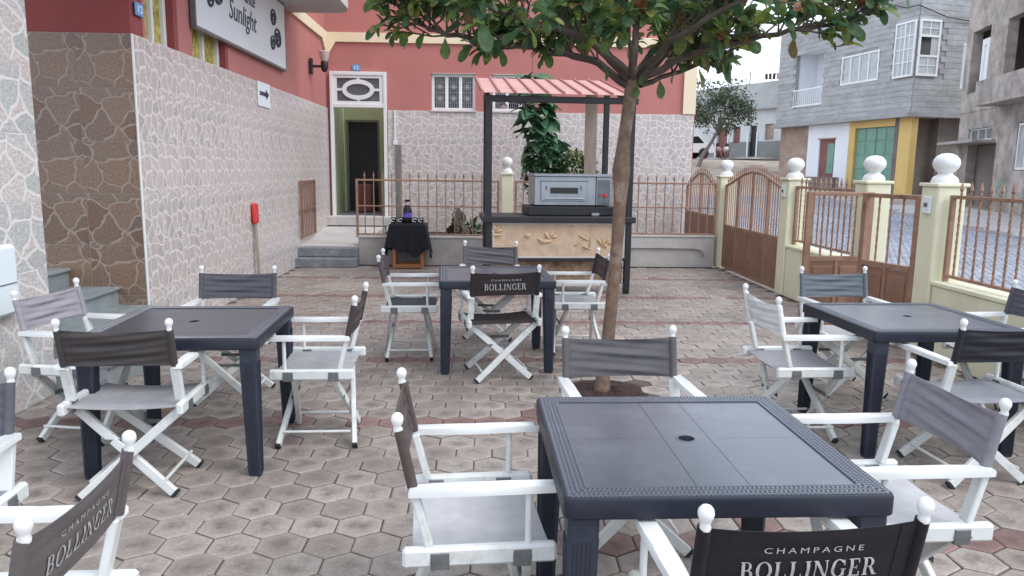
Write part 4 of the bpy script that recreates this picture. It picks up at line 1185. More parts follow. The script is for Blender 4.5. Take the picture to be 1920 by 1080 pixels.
# ------------------------------------------------------------------ tables
def table_proto():
    t = thing('cafe_table', '', 'table')
    H, hw, rr = .73, .45, .028
    def rrect(h, r_, n=5):
        pts = []
        for cx, cy, a0 in ((h - r_, h - r_, 0), (-h + r_, h - r_, 90), (-h + r_, -h + r_, 180), (h - r_, -h + r_, 270)):
            for k in range(n + 1):
                a = R(a0 + 90 * k / n)
                pts.append((cx + r_ * math.cos(a), cy + r_ * math.sin(a)))
        return pts
    # rim: outer skirt with rounded top edge, running in to the woven border
    prof = [(hw - .004, H - .062), (hw, H - .058), (hw, H - .012), (hw - .004, H - .004), (hw - .011, H - .0015), (hw - .075, H - .0015), (hw - .078, H - .004)]
    rings = [[(x, y, z) for x, y in rrect(h, max(.008, rr - (hw - h)))] for h, z in prof]
    n = len(rings[0]); vs = [p for r_ in rings for p in r_]; fs = []
    for i in range(len(rings) - 1):
        for k in range(n):
            fs.append((i * n + k, i * n + (k + 1) % n, (i + 1) * n + (k + 1) % n, (i + 1) * n + k))
    vs += [(x * .97, y * .97, H - .062) for x, y in rrect(hw - .004, rr)]
    b = len(rings) * n
    for k in range(n): fs.append((k, b + k, b + (k + 1) % n, (k + 1) % n))
    MB().add(vs, fs).build('rim', M['table_rim'], t)
    # plank-like centre panel with seams and the parasol hole
    p = hw - .078; mb = MB()
    xs = [-p, -.075, .075, p]
    hr = .026
    for i in range(3):
        a, b_ = xs[i] + (.0008 if i else 0), xs[i + 1] - (.0008 if i < 2 else 0)
        for j in range(2):
            c, d = (-p, -.0008) if j == 0 else (.0008, p)
            if i == 1:
                # half panel with half of the hole cut out
                s_ = -1 if j == 0 else 1
                m = 12
                arc = [(hr * math.cos(math.pi * k / m), s_ * hr * math.sin(math.pi * k / m)) for k in range(m + 1)]
                e = c if j == 0 else d
                vv = [(x, y, H - .004) for x, y in arc]
                out = [(b_, s_ * .0008)] + [(b_, e)] * 0
                ov = []
                for k in range(m + 1):
                    an = math.pi * k / m
                    ca, sa = math.cos(an), math.sin(an)
                    kx = min((b_ / ca) if ca > 1e-6 else 1e9, (a / ca) if ca < -1e-6 else 1e9, (abs(e) / sa) if sa > 1e-6 else 1e9)
                    ov.append((ca * kx, s_ * sa * kx, H - .004))
                vv += ov
                ff = [(k, k + 1, m + 2 + k, m + 1 + k) for k in range(m)]
                # corners
                vv += [(b_, e, H - .004), (a, e, H - .004)]
                ci = len(vv) - 2
                for k in range(m):
                    x1, x2 = ov[k], ov[k + 1]
                    if abs(x1[0] - b_) < 1e-6 and abs(x2[1] - e) < 1e-6: ff.append((m + 1 + k, m + 2 + k, ci))
                    if abs(x1[1] - e) < 1e-6 and abs(x2[0] - a) < 1e-6: ff.append((m + 1 + k, m + 2 + k, ci + 1))
                mb.add(vv, ff)
            else:
                mb.add([(a, c, H - .004), (b_, c, H - .004), (b_, d, H - .004), (a, d, H - .004)], [(0, 1, 2, 3)])
    mb.build('table_top', M['table'], t, smooth=0)
    MB().add([(-p, -p, H - .0075), (p, -p, H - .0075), (p, -hr, H - .0075), (-p, -hr, H - .0075), (-p, hr, H - .0075), (p, hr, H - .0075), (p, p, H - .0075), (-p, p, H - .0075), (-hr, -hr, H - .0075), (hr, -hr, H - .0075), (-hr, hr, H - .0075), (hr, hr, H - .0075)], [(0, 1, 2, 3), (4, 5, 6, 7), (3, 8, 10, 4), (9, 2, 5, 11)]).build('under_panel', M['table'], t, smooth=0)
    rg = []
    for r_, z in ((.026, -.03), (.026, -.002), (.030, .001), (.036, .0005), (.037, -.0035)): rg.append((r_, z))
    MB().grid(lambda u, v: (lambda rz: (rz[0] * math.cos(2 * math.pi * u), rz[0] * math.sin(2 * math.pi * u), H - .004 + rz[1]))(rg[min(4, int(round(v * 4)))]), 24, 4).build('parasol_hole_ring', M['table'], t)
    MB().lathe([(.0262, 0), (.0262, .002)], (0, 0, H - .05), 16).build('hole_plug', M['rubber'], t)
    # woven border: rows of small raised strands, slanting one way and the other
    wv = MB()
    def pad(x, y, l, w, a, z=H - .0015, th=.0022):
        c, s_ = math.cos(a), math.sin(a)
        q = []
        for zz, k in ((z - .0005, 1.0), (z + th, .62)):
            for ex, ey in ((-1, -1), (1, -1), (1, 1), (-1, 1)):
                lx, ly = ex * l / 2 * (1 if k == 1 else .82), ey * w / 2 * k
                q.append((x + lx * c - ly * s_, y + lx * s_ + ly * c, zz))
        wv.add(q, [(4, 5, 6, 7), (0, 1, 5, 4), (1, 2, 6, 5), (2, 3, 7, 6), (3, 0, 4, 7)])
    rows = 5; pitch = .0128
    for side in range(4):
        rot = Matrix.Rotation(side * math.pi / 2, 3, 'Z')
        for r_ in range(rows):
            yy = -hw + .018 + r_ * .0128
            lim = hw - .018 - r_ * .0128
            m = int(2 * lim / pitch)
            for k in range(m):
                xx = -lim + (k + .5) * 2 * lim / m
                v = rot @ Vector((xx, yy, 0))
                pad(v.x, v.y, .0150, .0085, side * math.pi / 2 + (.75 if r_ % 2 else -.75) + math.pi / 2 * 0)
    tag(wv.build('woven_border', M['table'], t, smooth=0, fix=False), kind='stuff')
    # skirt weave: a shallow strand band on each side
    for sx in (-1, 1):
        for sy in (-1, 1):
            lg = MB()
            vs, fs = [], []
            prof = [(H - .05, .043), (H - .12, .0425), (.30, .036), (.012, .031), (0.0, .029)]
            for z, hwid in prof:
                cx, cy = sx * (.393 + (.73 - z) * .016), sy * (.393 + (.73 - z) * .016)
                c_ = .009
                for x, y in ((-hwid, -hwid + c_), (-hwid + c_, -hwid), (hwid - c_, -hwid), (hwid, -hwid + c_), (hwid, hwid - c_), (hwid - c_, hwid), (-hwid + c_, hwid), (-hwid, hwid - c_)):
                    vs.append((cx + x, cy + y, z))
            for i in range(len(prof) - 1):
                for k in range(8):
                    fs.append((i * 8 + k, i * 8 + (k + 1) % 8, i * 8 + 8 + (k + 1) % 8, i * 8 + 8 + k))
            fs += [tuple(range(8)), tuple((len(prof) - 1) * 8 + k for k in range(8))]
            lg.add(vs, fs)
            # vertical woven strands on the four faces
            for q in range(5):
                o_ = (-.024 + .012 * q)
                for ax in range(4):
                    a = ax * math.pi / 2
                    for (z0, z1) in ((H - .13, .015),):
                        p0x, p0y = .0425 * math.cos(a) - o_ * math.sin(a), .0425 * math.sin(a) + o_ * math.cos(a)
                        p1x, p1y = .0312 * math.cos(a) - o_ * .75 * math.sin(a), .0312 * math.sin(a) + o_ * .75 * math.cos(a)
                        A_ = (sx * (.393 + (.73 - z0) * .016) + p0x, sy * (.393 + (.73 - z0) * .016) + p0y, z0)
                        B_ = (sx * (.393 + (.73 - z1) * .016) + p1x, sy * (.393 + (.73 - z1) * .016) + p1y, z1)
                        lg.beam(A_, B_, .007, .003, (math.cos(a + 1.57), math.sin(a + 1.57), 0))
            lg.build('leg', M['table_leg'], t)
    return t
TB = [('square dark plastic table nearest the camera with woven rim', .662, 2.317, .014),
      ('square dark plastic table beside the grey porch steps at left', -1.581, 4.149, .041),
      ('square dark plastic table farthest back, before the food stall', .100, 6.134, .051),
      ('square dark plastic table by the yellow wall at right', 2.566, 4.397, .029)]
tp = table_proto()
for k, (lb, x, y, a) in enumerate(TB):
    t = tp if k == 0 else copy_tree(tp)
    t.location = (x, y, 0); t.rotation_euler = (0, 0, a)
    tag(t, lb, 'table', 'square cafe tables')

# ------------------------------------------------------------------ serif lettering for the chair backs
def glyph(ch):
    """quads of one capital letter in a unit-high cell; returns (quads, width)"""
    T, t_, s_ = .17, .055, .05
    q = []
    def rc(x0, y0, x1, y1): q.append([(x0, y0), (x1, y0), (x1, y1), (x0, y1)])
    def stem(x, w=T, top=True, bot=True, sv=.07):
        rc(x, 0, x + w, 1)
        if bot: rc(x - sv, 0, x, s_); rc(x + w, 0, x + w + sv, s_)
        if top: rc(x - sv, 1 - s_, x, 1); rc(x + w, 1 - s_, x + w + sv, 1)
    def ring(cx, cy, ax, ay, bx, by, a0, a1, n=16):
        for k in range(n):
            u, v = R(a0 + (a1 - a0) * k / n), R(a0 + (a1 - a0) * (k + 1) / n)
            q.append([(cx + bx * math.cos(u), cy + by * math.sin(u)), (cx + ax * math.cos(u), cy + ay * math.sin(u)), (cx + ax * math.cos(v), cy + ay * math.sin(v)), (cx + bx * math.cos(v), cy + by * math.sin(v))])
    if ch == 'I': stem(.08); return q, .33
    if ch == 'L':
        stem(.08); rc(.32, 0, .66, t_); rc(.60, t_, .66, .27); return q, .70
    if ch == 'E':
        stem(.08); rc(.32, 0, .64, t_); rc(.58, t_, .64, .25); rc(.32, 1 - t_, .60, 1); rc(.55, .78, .60, 1 - t_); rc(.25, .49, .46, .49 + t_); rc(.43, .40, .47, .64); return q, .68
    if ch == 'O': ring(.43, .5, .43, .53, .26, .47, 0, 360, 28); return q, .86
    if ch == 'G':
        ring(.43, .5, .43, .53, .26, .47, 42, 318, 24); rc(.62, .06, .77, .44); rc(.54, .44, .84, .44 + s_); rc(.70, .70, .76, .97); return q, .86
    if ch == 'N':
        stem(.08, .065, True, True); rc(.70, 0, .765, 1); rc(.63, 1 - s_, .70, 1); rc(.765, 1 - s_, .83, 1)
        q.append([(.06, 1), (.25, 1), (.765, 0), (.62, 0)]); return q, .86
    if ch == 'B':
        stem(.08, T, True, True, .06); ring(.36, .745, .24, .255, .10, .20, -90, 90, 12); rc(.25, .949, .36, 1); rc(.25, .49, .36, .545)
        ring(.38, .27, .29, .27, .13, .215, -90, 90, 12); rc(.25, 0, .38, .055); rc(.25, .485, .38, .54) if False else None; return q, .70
    if ch == 'R':
        stem(.08); ring(.36, .735, .27, .265, .11, .21, -90, 90, 12); rc(.25, .945, .36, 1); rc(.25, .47, .36, .525)
        q.append([(.36, .49), (.53, .49), (.80, 0), (.60, 0)]); rc(.80, 0, .86, s_); return q, .84
    return q, .4
def word_quads(word, height, gap=.10):
    out, x = [], 0
    for ch in word:
        q, w = glyph(ch)
        out += [[((x + px) * height, py * height) for px, py in k] for k in q]
        x += w + gap
    W = (x - gap) * height
    return [[(px - W / 2, py) for px, py in k] for k in out], W

# ------------------------------------------------------------------ director chairs (local +y is forward)
FZ0, FZ1, FX = .652, .828, .248
def post_y(z): return -.19 - (z - .64) * .21
BP = [0.7, 0.0, 1.0]
def back_pt(u, v, off=0.0):
    """point on the sling back: u across -1..1, v up 0..1, off along its rear normal"""
    z = FZ0 + (FZ1 - FZ0) * v - .013 * (1 - u * u) * (v - .25)
    bag = (1 - abs(u) ** 2.2)
    y = post_y(z) - .016 * bag - BP[2] * .0062 * bag * math.sin(v * 15 + (1.2 - BP[1]) * u + BP[0]) * (1 - .3 * u) - BP[2] * .0036 * (.35 + .65 * bag) * math.sin(v * 29 - (2 + BP[1]) * u + BP[0] * 3)
    return (FX * u * .985, y - off, z)
def chair_meshes():
    Q = {}
    Q['seat_rail'] = MB().box((0, .005, .445), (.034, .46, .060), ch=.009).mesh('seat_rail', M['white'])
    Q['bracket'] = MB().box((0, 0, .436), (.042, .055, .052), ch=.002).box((0, 0, .436), (.046, .057, .006)).mesh('bracket', M['bracket'])
    p = MB()
    p.beam((0, -.145, .472), (0, -.188, .640), .024, .045, (1, 0, 0), .004)
    p.tube([(0, post_y(.63), .63), (0, post_y(.70), .70), (0, post_y(.835), .835)], .0112, 10)
    Q['back_post'] = p.mesh('back_post', M['white'])
    f = MB().lathe([(.0110, -.03), (.0128, -.022), (.0105, -.014), (.0125, -.009), (.0172, .002), (.0182, .009), (.0165, .018), (.011, .025), (.005, .028), (.001, .0285)], (0, post_y(.855), .855), 14)
    Q['finial'] = f.mesh('finial', M['white_gloss'], smooth=60)
    n = 12; up_, lo_ = [], []
    poly = []
    for k in range(n + 1):
        u = k / n; poly.append((.021 + .010 * math.sin(math.pi * u) ** 1.3, -.205 + .455 * u))
    for k in range(n + 1):
        u = 1 - k / n; poly.append((-.021 - .004 * math.sin(math.pi * u), -.205 + .455 * u))
    Q['armrest'] = MB().prism(poly, .636, .660, None, .006).mesh('armrest', M['white_gloss'], smooth=50)
    Q['arm_support'] = MB().tube([(0, .150, .472), (0, .150, .640)], .0105, 10).mesh('arm_support', M['white'])
    return Q
CQ = chair_meshes()
def sling(fn, nu, nv, th, name):
    mb = MB()
    mb.grid(lambda u, v: fn(u, v, 0), nu, nv)
    b = len(mb.v)
    mb.grid(lambda u, v: fn(u, v, th), nu, nv)
    mb.uv = {}
    idx = lambda i, j: i * (nv + 1) + j
    for i in range(nu):
        mb.f.append([idx(i, 0), b + idx(i, 0), b + idx(i + 1, 0), idx(i + 1, 0)]); mb.f.append([idx(i, nv), idx(i + 1, nv), b + idx(i + 1, nv), b + idx(i, nv)])
    for j in range(nv):
        mb.f.append([idx(0, j), idx(0, j + 1), b + idx(0, j + 1), b + idx(0, j)]); mb.f.append([idx(nu, j), b + idx(nu, j), b + idx(nu, j + 1), idx(nu, j + 1)])
    return mb
seat_me = sling(lambda u, v, t: ((2 * u - 1) * .249, -.195 + .415 * v, .452 - .016 * (1 - (2 * u - 1) ** 2) * (.8 + .2 * v) + .0015 * math.sin(v * 9 + u * 3) - t), 20, 12, .003, 'seat').mesh('seat', M['fabric'], smooth=60)
def make_back(a, b, c=1.0):
  BP[0], BP[1], BP[2] = a, b, c
  bk = sling(lambda u, v, t: back_pt(2 * u - 1, v, t), 30, 26, .003, 'backrest')
  for s_ in (-1, 1):   # hem sleeves round the poles and the stitched edge
      bk.tube([(s_ * FX, post_y(z) - .0, z) for z in (FZ0 - .002, .70, .76, FZ1 + .002)], .0160, 12)
      for o_ in (-.0014, .0044):
          bk.grid(lambda u, v: back_pt(s_ * (.80 + .16 * u), .004 + .992 * v, o_), 3, 26)
  bk.uv = {}
  return bk.mesh('backrest', M['fabric'], smooth=60)
backs = [make_back(*ab) for ab in ((2.9, .9), (4.6, -.8), (1.8, 1.9), (.7, 0.0, .22))]
back_me = backs[3]
def lettering_mesh():
    mb = MB()
    qs, w = word_quads('BOLLINGER', .050, .13)
    hw = .160 / (w / 2)
    zc = .715
    def put(q, z0, sc):
        def bil(a, b):
            x = (q[0][0] * (1 - a) + q[1][0] * a) * (1 - b) + (q[3][0] * (1 - a) + q[2][0] * a) * b
            y = (q[0][1] * (1 - a) + q[1][1] * a) * (1 - b) + (q[3][1] * (1 - a) + q[2][1] * a) * b
            return back_pt((x - .10 * y) * sc / FX, (z0 + y - FZ0) / (FZ1 - FZ0), .0062)   # read from behind the chair
        ext = max(abs(q[0][1] - q[2][1]), abs(q[0][1] - q[3][1]), abs(q[1][1] - q[2][1]))
        mb.grid(bil, 2, 8 if ext > .02 else 2)
    for q in qs: put(q, zc - .018, hw)
    me = font_mesh('CHAMPAGNE', .022, 'tmp', M['print'], space=1.45, ext=0)
    xs = [v.co.x for v in me.vertices]
    k = .115 / max(xs)
    b = len(mb.v)
    for v in me.vertices:
        mb.v.append(back_pt(v.co.x * k / FX, (.776 + v.co.y - FZ0) / (FZ1 - FZ0), .0055))
    for f in me.polygons: mb.f.append([b + i for i in f.vertices])
    bpy.data.meshes.remove(me)
    return mb.mesh('lettering', M['print'], smooth=0)
letter_me = lettering_mesh()
leg_me = {}
for sx in (-1, 1):
    for sy in (-1, 1):
        dy = .0135 * sx * sy
        A_ = (sx * .250, sy * .125 + dy * 1.5, .425); B_ = (-sx * .215, sy * .198 + dy * 1.2, .010)
        mb = MB().beam(A_, B_, .044, .026, (0, 1, .0), .004)
        B2 = Vector(B_); d = (Vector(A_) - B2).normalized()
        mb2 = MB().beam(B2 - d * .004, B2 + d * .012, .046, .028, (0, 1, 0))
        leg_me[sx, sy] = (mb.mesh('leg', M['white']), mb2.mesh('foot_cap', M['rubber']))
str_me = MB().tube([(0, -.185, .085), (0, .185, .085)], .008, 8).mesh('stretcher', M['white'])
bar_me = MB().box((0, 0, 0), (.235, .003, .022)).mesh('stay_strap', M['bracket'], smooth=0)
rod_me = MB().tube([(-.243, -.0, .428), (.243, 0, .428)], .006, 6).mesh('cross_rod', M['bracket'])
def chair_proto(text):
    t = thing('director_chair', '', 'chair')
    for s_ in (-1, 1):
        r_ = link('seat_rail', CQ['seat_rail'], t, (s_ * .266, 0, 0))
        for y in (-.115, .13): link('bracket', CQ['bracket'], r_, (0, y, 0))
        p = link('back_post', CQ['back_post'], t, (s_ * FX, 0, 0)); link('finial', CQ['finial'], p)
        a = link('armrest', CQ['armrest'], t, (s_ * .262, 0, 0)); a.scale = (s_ * -1, 1, 1)
        link('arm_support', CQ['arm_support'], t, (s_ * .264, 0, 0))
        link('stretcher', str_me, t, (s_ * .172, 0, 0))
    for key, (lm, cm) in leg_me.items():
        l = link('leg', lm, t); link('foot_cap', cm, l)
    link('stay_strap', bar_me, t, (0, -.145, .265)); link('stay_strap', bar_me, t, (0, .150, .265))
    link('cross_rod', rod_me, t, (0, -.118, 0)); link('cross_rod', rod_me, t, (0, .132, 0))
    link('seat', seat_me, t); b = link('backrest', back_me, t)
    if text: link('lettering', letter_me, b)
    return t
g1, g2, dk, vd, pale = (.22, .21, .235), (.10, .10, .115), (.042, .034, .036), (.018, .018, .022), (.76, .78, .79)
SEAT = (.37, .37, .385)
CH = [('L1', -2.295, 4.406, -99.3, 0, (.29, .28, .31), SEAT, 'white chair with crumpled pale grey back next to the tiled pier, left of its table'),  # back colours mix fabric tone with the light and shade on each back
      ('L2', -1.689, 3.676, 2.6, 0, (.062, .055, .055), SEAT, 'white chair with plain brown grey back turned to the camera at the left table'),
      ('L3', -1.694, 5.089, 183.2, 0, (.095, .095, .11), SEAT, 'white chair facing the camera behind the left table, before the tiled wall'),
      ('L4', -.936, 4.340, 91.7, 0, (.060, .045, .045), SEAT, 'white chair seen side-on at the right edge of the left table'),
      ('C1', -.605, 6.288, -86.8, 0, (.11, .085, .09), (.035, .034, .042), 'white chair with dark seat at the left side of the back table'),
      ('C2', .063, 7.054, 176, 0, (.13, .12, .13), (.05, .045, .05), 'white chair facing the camera on the far side of the back table'),
      ('C3', .131, 5.689, 11, 1, (.034, .026, .028), (.045, .034, .036), 'white chair with lettered dark back pushed up to the back table'),
      ('C4', .815, 6.483, 92, 0, (.050, .034, .038), (.30, .30, .31), 'white chair between the back table and the tree trunk'),
      ('F1', -.027, 2.370, -85.4, 0, (.085, .065, .062), (.46, .46, .48), 'white chair seen side-on at the left side of the nearest table'),
      ('F2', .638, 3.098, 183.7, 0, (.105, .10, .108), SEAT, 'white chair facing the camera between the nearest table and the tree'),
      ('F3', 1.411, 2.484, 92.3, 0, (.23, .22, .25), (.46, .46, .48), 'white chair with lavender grey back at the right side of the nearest table'),
      ('F4', .711, 1.745, 3.6, 1, (.014, .013, .016), (.06, .06, .065), 'white chair with large lettered black back at the bottom edge of the photo'),
      ('R1', 1.898, 4.401, -87.9, 0, pale, (.27, .27, .29), 'white chair with whitish back at the left side of the right table'),
      ('R2', 2.646, 5.300, 183.2, 0, (.13, .15, .175), SEAT, 'white chair facing the camera behind the right table, before the gate leaf'),
      ('R3', 2.586, 3.783, 3, 0, (.026, .027, .034), (.27, .28, .31), 'white chair with plain dark navy back turned to the camera at the right table'),
      ('R4', 3.36, 4.62, 95, 0, (.09, .09, .11), SEAT, 'white chair cut by the right edge of the photo, by the yellow wall'),
      ('NL', -1.159, 1.701, 91.9, 1, (.12, .105, .105), SEAT, 'white chair with slanting lettered taupe back in the bottom left corner'),
      ('FL', -1.858, 2.346, 183, 0, (.10, .10, .12), SEAT, 'white chair cut by the left edge of the photo, nearer than the pier')]
protos = {}
for (k, x, y, a, tx, bc, sc, lb) in CH:
    if tx not in protos: t = protos[tx] = chair_proto(tx)
    else: t = copy_tree(protos[tx])
    t.location = (x, y, 0); t.rotation_euler = (0, 0, R(a))
    tag(t, lb, 'chair', 'white director chairs round the tables')
    for c in t.children:
        if c.name.startswith('backrest'):
            c.color = (*bc, 1)
            if not tx: c.data = backs[len(protos) * 0 + (int(abs(x * 37 + y * 91)) % 3)]
        elif c.name.startswith('seat') and not c.name.startswith('seat_rail'): c.color = (*sc, 1)

# ------------------------------------------------------------------ the courtyard tree
TX, TY = .87, 5.22
tree = thing('almond_tree', 'slim leaning tree with spreading big leaved crown among the tables', 'tree', (TX, TY, 0))
def wob(pts, k=3, j=.012):
    out = []
    for a, b in zip(pts, pts[1:]):
        for q in range(k):
            p = Vector(a).lerp(Vector(b), q / k)
            out.append(p + (rv(j) if q or len(out) else Vector()))
    out.append(Vector(pts[-1]))
    return out
T0 = Vector((TX, TY, 0))
trunk = [(.862, 5.22, -.03), (.868, 5.22, .10), (.895, 5.22, .37), (.920, 5.22, .756), (.938, 5.22, 1.094), (.946, 5.22, 1.35), (.950, 5.22, 1.50), (.947, 5.22, 1.57), (.952, 5.22, 1.66), (.962, 5.22, 1.80), (.983, 5.22, 2.0), (1.0, 5.22, 2.15), (1.005, 5.22, 2.26)]
tr_r = [.066, .053, .047, .044, .043, .045, .055, .063, .052, .043, .042, .045, .032]
MB().tube([Vector(p) - T0 for p in trunk], tr_r, 14).build('trunk', M['bark'], tree, smooth=60)
BR = [
[(1.002, 5.22, 2.123), (.754, 5.17, 2.275), (.535, 5.12, 2.325), (.269, 5.07, 2.36), (-.023, 5.02, 2.393), (-.241, 4.97, 2.40), (-.391, 4.97, 2.455), (-.46, 4.92, 2.509)],
[(.983, 5.22, 2.14), (.824, 5.42, 2.431), (.666, 5.52, 2.573), (.541, 5.62, 2.745), (.468, 5.72, 3.002)],
[(.974, 5.22, 2.174), (.68, 4.92, 2.38), (.425, 4.72, 2.405), (.164, 4.62, 2.473), (-.083, 4.52, 2.507)],
[(1.0, 5.22, 2.175), (1.032, 5.32, 2.503), (1.068, 5.42, 2.872), (1.02, 5.42, 3.146)],
[(1.026, 5.22, 2.158), (1.25, 5.32, 2.374), (1.455, 5.42, 2.521), (1.607, 5.52, 2.692), (1.72, 5.62, 2.932)],
[(1.036, 5.22, 2.169), (1.261, 5.17, 2.284), (1.503, 5.12, 2.377), (1.732, 5.07, 2.42), (1.973, 5.02, 2.477), (2.228, 4.97, 2.506), (2.331, 4.97, 2.518)],
[(1.035, 5.22, 2.182), (1.171, 4.92, 2.373), (1.359, 4.72, 2.5), (1.61, 4.62, 2.607)],
[(1.024, 5.22, 2.21), (1.302, 5.72, 2.501), (1.64, 6.12, 2.69), (1.948, 6.32, 2.855)],
[(.98, 5.22, 2.209), (.871, 5.72, 2.455), (.635, 6.12, 2.631), (.317, 6.42, 2.738)],
[(1.01, 5.22, 2.175), (.878, 4.72, 2.368), (.782, 4.42, 2.604)],
[(1.055, 5.22, 2.141), (1.318, 5.42, 2.238), (1.531, 5.52, 2.327), (1.736, 5.57, 2.375)]]
twigs = MB(); ros = []
for bi, b in enumerate(BR):
    pts = wob(b, 3, .012)
    n = len(pts)
    rad = [.023 * (1 - i / n) ** .8 + .005 for i in range(n)]
    if bi in (9, 10): rad = [r_ * .7 for r_ in rad]
    MB().tube([p - T0 for p in pts], rad, 8).build('branch', M['twig'], tree, smooth=60)
    for i in range(3, n):
        p = pts[i]
        dr_ = (pts[i] - pts[i - 1]).normalized()
        for q in range(3 if rnd.random() < .55 else 2):
            u = rnd.random()
            upk = rnd.uniform(.35, 1.3)
            if rnd.random() < .10: upk = rnd.uniform(-.30, .0)
            d = (dr_ * rnd.uniform(.1, .9) + Vector((rnd.uniform(-.8, .8), rnd.uniform(-.9, .9), upk))).normalized()
            L = rnd.uniform(.10, .36)
            e = p + d * L
            if e.z < (2.26 if e.x < 1.75 else 2.42) + .10 * (5.0 - e.y): continue
            mid = p + d * L * .5 + rv(.03)
            twigs.tube([p - T0, mid - T0, e - T0], [.008, .006, .005], 5)
            ros.append((e, d))
            if rnd.random() < .5:
                d2 = (d + rv(.8)).normalized(); e2 = mid + d2 * L * .7
                twigs.tube([mid - T0, e2 - T0], [.006, .004], 5); ros.append((e2, d2))
    ros.append((pts[-1], (pts[-1] - pts[-2]).normalized()))
tag(twigs.build('twig', M['twig'], tree, smooth=60), kind='stuff')
LS = []
for (e, d) in ros:
    n = rnd.randint(6, 10)
    d = Vector(d)
    ref = Vector((1, 0, 0)) if abs(d.x) < .8 else Vector((0, 1, 0))
    x = d.cross(ref).normalized(); y = d.cross(x)
    a0 = rnd.uniform(0, 6.28)
    for k in range(n):
        a = a0 + k * 2.4
        tilt = rnd.uniform(.45, 1.5)
        v = d * math.cos(tilt) + (x * math.cos(a) + y * math.sin(a)) * math.sin(tilt)
        v.z -= rnd.uniform(0, .30)
        LS.append((e + d * rnd.uniform(-.06, .02), v, rnd.choice((.8, 1, 1, 1.25)) * rnd.uniform(.08, .14)))
LS = [l for l in LS if l[0].z + l[1].z * l[2] > (2.17 if l[0].x < 1.75 else 2.36) + .10 * (5.0 - l[0].y)]
# leaves hanging below the boughs, as the photo shows
for (x, z, ln) in ((-.27, 2.30, .14), (-.02, 2.28, .14), (.12, 2.27, .13), (-.36, 2.34, .12), (1.22, 2.08, .12), (1.30, 2.16, .12), (1.45, 2.16, .13), (1.62, 2.20, .13), (1.70, 2.26, .13), (2.05, 2.36, .14), (.80, 2.15, .10), (1.03, 2.05, .10), (1.05, 2.14, .10)):
    for q in range(1):
        LS.append((Vector((x + rnd.uniform(-.04, .04), 5.15 + rnd.uniform(-.12, .1), z + .1)), Vector((rnd.uniform(-.5, .5), rnd.uniform(-.4, .4), -1)), ln))
om = [MB().add(*s).mesh('leaf', M['leaf'], smooth=60, fix=False) for s in obov]
def score(l):
    p = l[0]
    dx = p.x - .04 * p.y
    inframe = p.z < 1.583 + .222 * p.y and -.62 * p.y < dx < .66 * p.y
    return (0 if inframe else 1, p.y)
LS.sort(key=score)
rest = MB()
for k, (p, v, ln) in enumerate(LS):
    m = leaf_matrix(Vector(p) - T0, v, ln, rnd.uniform(-.7, .7))
    if k < 290:
        o = link('leaf', om[k % 6], tree); o.matrix_local = m
    else:
        rest.add(*obov[k % 6], m)
tag(rest.build('foliage', M['leaf'], tree, smooth=60, fix=False), kind='stuff')

# ------------------------------------------------------------------ houses over the street
FD = Vector((-.1701, .9854, 0)); FP = Vector((16.0, 28.0, 0))
def frame(P, D):
    """matrix whose local x runs along the facade to the viewer's right, y into the house"""
    m = Matrix.Identity(4)
    X = -D if D.y > 0 else D
    X = X.normalized(); Y = Vector((-X.y, X.x, 0))
    for i in range(3): m[i][0], m[i][1], m[i][3] = X[i], Y[i], P[i]
    return m
def bldg(name, label, P, D):
    m = frame(P, D)
    t = thing(name, label, 'building', (P.x, P.y, 0), math.atan2(m[1][0], m[0][0]))
    return t
def openw(t, name, mat, y, th, u0_, u1_, z0, z1, holes):
    return openwall(MB(), 'y', y, th, u0_, u1_, z0, z1, holes).build(name, M[mat], t, smooth=0)
def simple_window(t, y, u0_, u1_, z0, z1, nu, nz, mat='pane', fw_=.07, name='window', frame_mat='white_gloss'):
    f = MB()
    w, h = u1_ - u0_, z1 - z0
    f.box(((u0_ + u1_) / 2, y, z0 + fw_ / 2), (w, .06, fw_)).box(((u0_ + u1_) / 2, y, z1 - fw_ / 2), (w, .06, fw_))
    for k in range(nu + 1):
        f.box((u0_ + fw_ / 2 + (w - fw_) * k / nu, y, (z0 + z1) / 2), (fw_ if k in (0, nu) else fw_ * .8, .058, h - 2 * fw_ - .002))
    o = f.build(name, M[frame_mat], t, smooth=0)
    for k in range(nu):
        a = u0_ + fw_ + (w - 2 * fw_) * k / nu; b = u0_ + fw_ + (w - 2 * fw_) * (k + 1) / nu
        MB().box(((a + b) / 2, y + .012, (z0 + z1) / 2), (b - a - .01, .012, h - 2 * fw_)).build('pane', M[mat], o, smooth=0)
        if nz > 1:
            g = MB()
            for q in range(1, nz): g.box(((a + b) / 2, y - .004, z0 + fw_ + (h - 2 * fw_) * q / nz), (b - a - .02, .03, .035))
            if (b - a) > .3: g.box(((a + b) / 2, y - .004, (z0 + z1) / 2), (.03, .028, h - 2 * fw_ - .01))
            g.build('glazing_bar', M[frame_mat], o, smooth=0)
    return o
def blocks(mb, u0_, u1_, z0, z1, y, holes, axis='y', bw=.42, bh=.205):
    j = 0; z = z0
    while z < z1 - .05:
        h = min(bh, z1 - z)
        u = u0_ - (bw / 2 if j % 2 else 0)
        while u < u1_:
            a, b = max(u, u0_) + .002, min(u + bw, u1_) - .002
            if b - a > .04:
                c = ((a + b) / 2, z + h / 2)
                if not any(h0 - .05 < c[0] < h1 + .05 and g0 - .02 < c[1] < g1 + .02 for h0, h1, g0, g1 in holes):
                    pr = rnd.uniform(.0, .004)
                    if axis == 'y': mb.box((c[0], y - .01 - pr, c[1]), (b - a, .03 + pr, h - .009))
                    else: mb.box((y + .01 + pr, c[0], c[1]), (.03 + pr, b - a, h - .016))
            u += bw
        z += bh; j += 1
